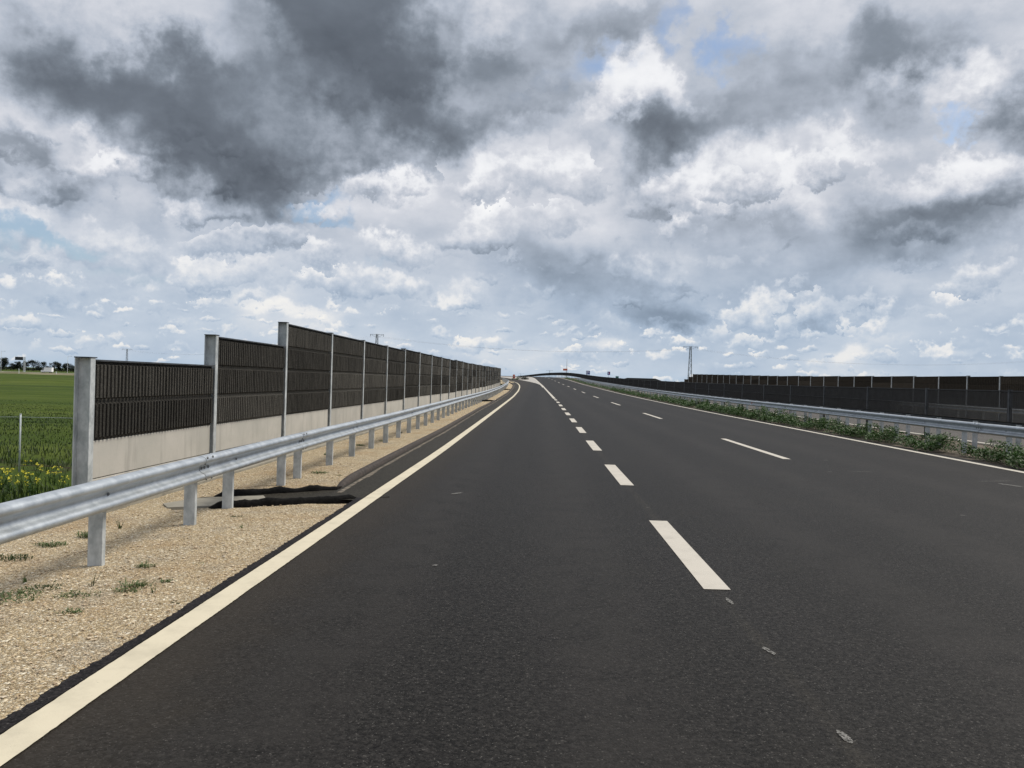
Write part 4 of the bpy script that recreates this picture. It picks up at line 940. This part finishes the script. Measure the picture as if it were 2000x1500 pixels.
def gantry():
    t = thing('sign_gantry', (-268, 450, -1.3), 'grey lattice post carrying a black electronic sign over the distant road', 'sign gantry')
    mb = MB()
    for a, b in ((-.35, -.35), (.35, -.35), (.35, .35), (-.35, .35)): mb.bar((a, b, 0), (a, b, 8.4), .12)
    for k_ in range(9):
        z = .9*k_
        for (p, q) in (((-.35, -.35), (.35, -.35)), ((.35, .35), (-.35, .35))): mb.bar((*p, z), (*q, z+.9), .07)
    mb.build('post', M['galv_light'], t)
    mb = MB(); mb.box(-5.2, -.9, -.15, .15, 6.55, 8.35); sg = mb.build('display', M['led_black'], t, bevel=.03)
    mb = MB(); mb.bar((-5.0, .3, 7.2), (.3, .3, 7.2), .14); mb.bar((-5.0, .3, 8.0), (.3, .3, 8.0), .14); mb.build('arm', M['galv_post'], t)
gantry()
for i, (x, y, h, lab) in enumerate([(-276.5, 436, 1.7, 'small white roadside marker left of the lattice gantry'), (-262.5, 436, 2.6, 'small white roadside marker between gantry and van'), (-244.8, 440, 1.6, 'small white roadside marker right of the van')]):
    t = thing('roadside_marker', (x, y, -2.0), lab, 'marker post', 'white markers along the distant road')
    mb = MB(); mb.bar((0, 0, 0), (0, 0, h), .18); mb.build('post', M['white_paint'], t); mb = MB(); mb.box(-.3, .3, -.12, -.095, h-.5, h); mb.build('plate', M['white_paint'], t)
# ------------------------------------------------------------------ pylons and their wires
def pylon(x, y, h, arm, label, base=.0, rz=0.0):
    t = thing('pylon', (x, y, GROUND), label, 'pylon', 'steel pylons of the power line', rz)
    mb = MB(); w0, w1 = h*.045, h*.016; W = lambda z: w0+(w1-w0)*z/h
    L = .0055*h
    for a, b in ((-1, -1), (1, -1), (1, 1), (-1, 1)): mb.bar((a*w0, b*w0, 0), (a*w1, b*w1, h), L)
    z = 0; n = 0
    while z < h-1.0:
        dz = W(z)*2.2; z2 = min(h, z+dz); a, b = W(z), W(z2)
        for q in (-1, 1):
            s_ = 1 if n % 2 else -1
            mb.bar((s_*a, q*a, z), (-s_*b, q*b, z2), L*.6); mb.bar((q*a, s_*a, z), (q*b, -s_*b, z2), L*.6)
            mb.bar((-b, q*b, z2), (b, q*b, z2), L*.5); mb.bar((q*b, -b, z2), (q*b, b, z2), L*.5)
        z = z2; n += 1
    mb.build('tower', M['pylon'], t)
    mb = MB(); c = h-.6
    mb.bar((-arm, 0, c+.35), (arm, 0, c+.35), L*.9)
    mb.bar((-arm, 0, c+.30), (0, 0, h-1.9), L*.7); mb.bar((arm, 0, c+.30), (0, 0, h-1.9), L*.7)
    for q in (-.66, -.33, .33, .66): mb.bar((q*arm, 0, c+.35), (q*arm*.92, 0, c-.9+.9*abs(q)), L*.5)
    mb.build('crossarm', M['pylon'], t)
    for q in (-1, -.05, 1):
        mb = MB(); mb.tube([(q*arm*.97, 0, c+.3), (q*arm*.97, 0, c-.9)], [.12, .09], 6); mb.build('insulator', M['grey_plastic'], t)
    return t, c
P = [(-386, 820, 24.8, 5.0, 'pylon rising behind the lowest bay of the left noise barrier'), (-74.5, 448, 27.2, 3.7, 'pylon rising behind the middle of the left noise barrier'), (104, 480, 26.8, 4.2, 'largest pylon, behind the left end of the right noise barrier'),
     (68, 1500, 24.5, 6.0, 'tiny pylon over the crest of the road'), (24, 2300, 24.8, 9.0, 'tiny pylon above the shrubs left of the crest')]
for (x, y, h, a, lab) in P: pylon(x, y, h, a, lab)
def wires(name, A, B, sag, label, arms, r=.012):
    t = thing(name, A, label, 'power line'); A = Vector(A); B = Vector(B)
    for q in (-1, 0, 1):
        mb = MB(); pts = []
        for i in range(25):
            u = i/24; p = A.lerp(B, u)+Vector((q*(arms[0]*(1-u)+arms[1]*u), 0, -4*sag*u*(1-u))); pts.append(p-A)
        mb.tube(pts, r, 4, cap=False); mb.build('wire', M['wire'], t)
wires('power_line', (-74.5, 448, 23.6), (104, 480, 23.2), 4.6, 'three sagging wires between the mid-left and the largest pylon', (3.5, 4.0))
wires('power_line', (104, 480, 23.2), (330, 520, 23.2), 5.5, 'wires running right from the largest pylon', (4.0, 4.0), .012)
wires('power_line', (-386, 820, 21.4), (-74.5, 448, 23.6), 7, 'wires between the two pylons behind the left barrier', (4.8, 3.5), .012)
# ------------------------------------------------------------------ signs beyond the crest
def board(name, x, y, zb, zt, w, mat, label, cat='road sign', posts=2, group=None, marks=None):
    z0 = float(zr(y)) if y < 640 else GROUND
    t = thing(name, (x, y, z0), label, cat, group); mb = MB(); mb.box(-w/2, w/2, -.04, .04, zb-z0, zt-z0); b = mb.build('board', mat, t, bevel=.01)
    for q in ((-.3, .3) if posts == 2 else (0,)): mb = MB(); mb.tube([(q*w, .10, -.5), (q*w, .10, zt-z0-.1)], .05, 6); mb.build('pole', M['galv_light'], t)
    if marks:
        for (a, c, d, e, m_, nm) in marks: mb = MB(); mb.box(a*w, c*w, -.052, -.042, zb-z0+d*(zt-zb), zb-z0+e*(zt-zb)); mb.build(nm, M[m_], b)
    return t
board('road_sign', 24.2, 262, 4.25, 5.45, 1.25, M['blue'], 'blue sign with white symbols and a yellow plate under it, behind the screen', marks=[(-.42, -.14, .45, .85, 'white_paint', 'symbol'), (-.04, .10, .5, .85, 'white_paint', 'symbol'), (.20, .32, .35, .85, 'white_paint', 'symbol'), (-.42, .0, .12, .26, 'white_paint', 'lettering')])
o = board('yellow_plate', 24.2, 262.3, 3.3, 4.05, 1.3, M['yellow'], 'bright yellow plate below the blue sign, half hidden by the screen', posts=1)
board('road_sign', 25.9, 220, 3.85, 4.75, .75, M['blue'], 'small dark blue sign with white symbol and red stroke on one pole', posts=1, marks=[(-.32, -.12, .2, .85, 'white_paint', 'symbol'), (.08, .30, .2, .9, 'red', 'stroke')])
board('road_sign', 28.3, 221, 3.05, 3.6, .85, M['green_sign'], 'lowest small green sign, nearest the far noise barrier', posts=1)
board('road_sign', 21.2, 329, 6.2, 7.0, 1.75, M['orange'], 'wide orange board beside the tall bare mast', posts=1)
board('work_sign', .42, 205, 2.75, 3.15, .55, M['orange'], 'small orange work sign above the shrubs at the bend', posts=1)
board('work_sign', .45, 204.6, 2.2, 2.6, .6, M['red'], 'red board under the small orange work sign', posts=1)
# ------------------------------------------------------------------ shrubs at the bend and the parapet behind the barrier's end
def shrub(x, y, z, h, w, seed, label, mat):
    rng = random.Random(seed); t = thing('shrub', (x, y, z), label, 'shrub', 'shrubs at the bend of the slip road'); mb = MB(); tr = MB()
    tips = [Vector((rng.uniform(-.4, .4)*w, rng.uniform(-.35, .35)*w, h*(.3+.45*rng.random()))) for _ in range(9)]
    for tp in tips:
        tr.tube([(0, 0, -.2), tp*.5, tp], [.05, .03, .012], 5)
        for k_ in range(60):
            v = Vector((rng.gauss(0, 1), rng.gauss(0, 1), rng.gauss(0, 1))).normalized()*w*.2*rng.random()**.5
            leaf_quad(mb, tp+v, .20, .11, rng, 1)
    tr.build('stem', M['bark'], t); mb.build('foliage', mat, t)
zz = float(zr(200))
shrub(.9, 206, zz-.5, 1.3, 1.9, 1, 'dark shrub just left of the red board at the bend', M['weed'])
shrub(2.5, 209, zz-.3, 1.75, 2.3, 2, 'tallest dark shrub at the bend, right of the red board', M['tree_leaf'])
shrub(3.6, 211, zz-.3, 1.15, 1.6, 3, 'low dark shrub, rightmost at the bend', M['tree_leaf'])
shrub(-.9, 203, zz-.9, .9, 1.6, 4, 'low green shrub, leftmost at the bend', M['weed'])
shrub(-1.75, 127, float(zr(127))-.25, .55, 1.3, 5, 'yellowish green bush between barrier end and guardrail', M['grass_blade'])
shrub(-2.3, 133, float(zr(133))-.25, .6, 1.3, 6, 'yellowish green bush directly behind the end of the barrier', M['grass_blade'])
def parapet():
    ys = yspan(170, 232, 2.0); FX = lambda y: GR(y)-1.6
    t = thing('railing', (float(FX(170)), 170, float(zr(170))), 'thin pale bridge railing past the end of the left barrier', 'railing'); off = Vector(t.location)
    mb = MB()
    for h in (.55, 1.1): mb.tube([(float(FX(y))-off.x, y-off.y, float(zr(y))-off.z+h) for y in ys], .03, 6)
    mb.build('rail', M['galv_light'], t)
    for y in ys: mb = MB(); mb.bar((0, 0, -.3), (0, 0, 1.1), .05); mb.build('post', M['galv_light'], t, (float(FX(y))-off.x, y-off.y, float(zr(y))-off.z))
parapet()
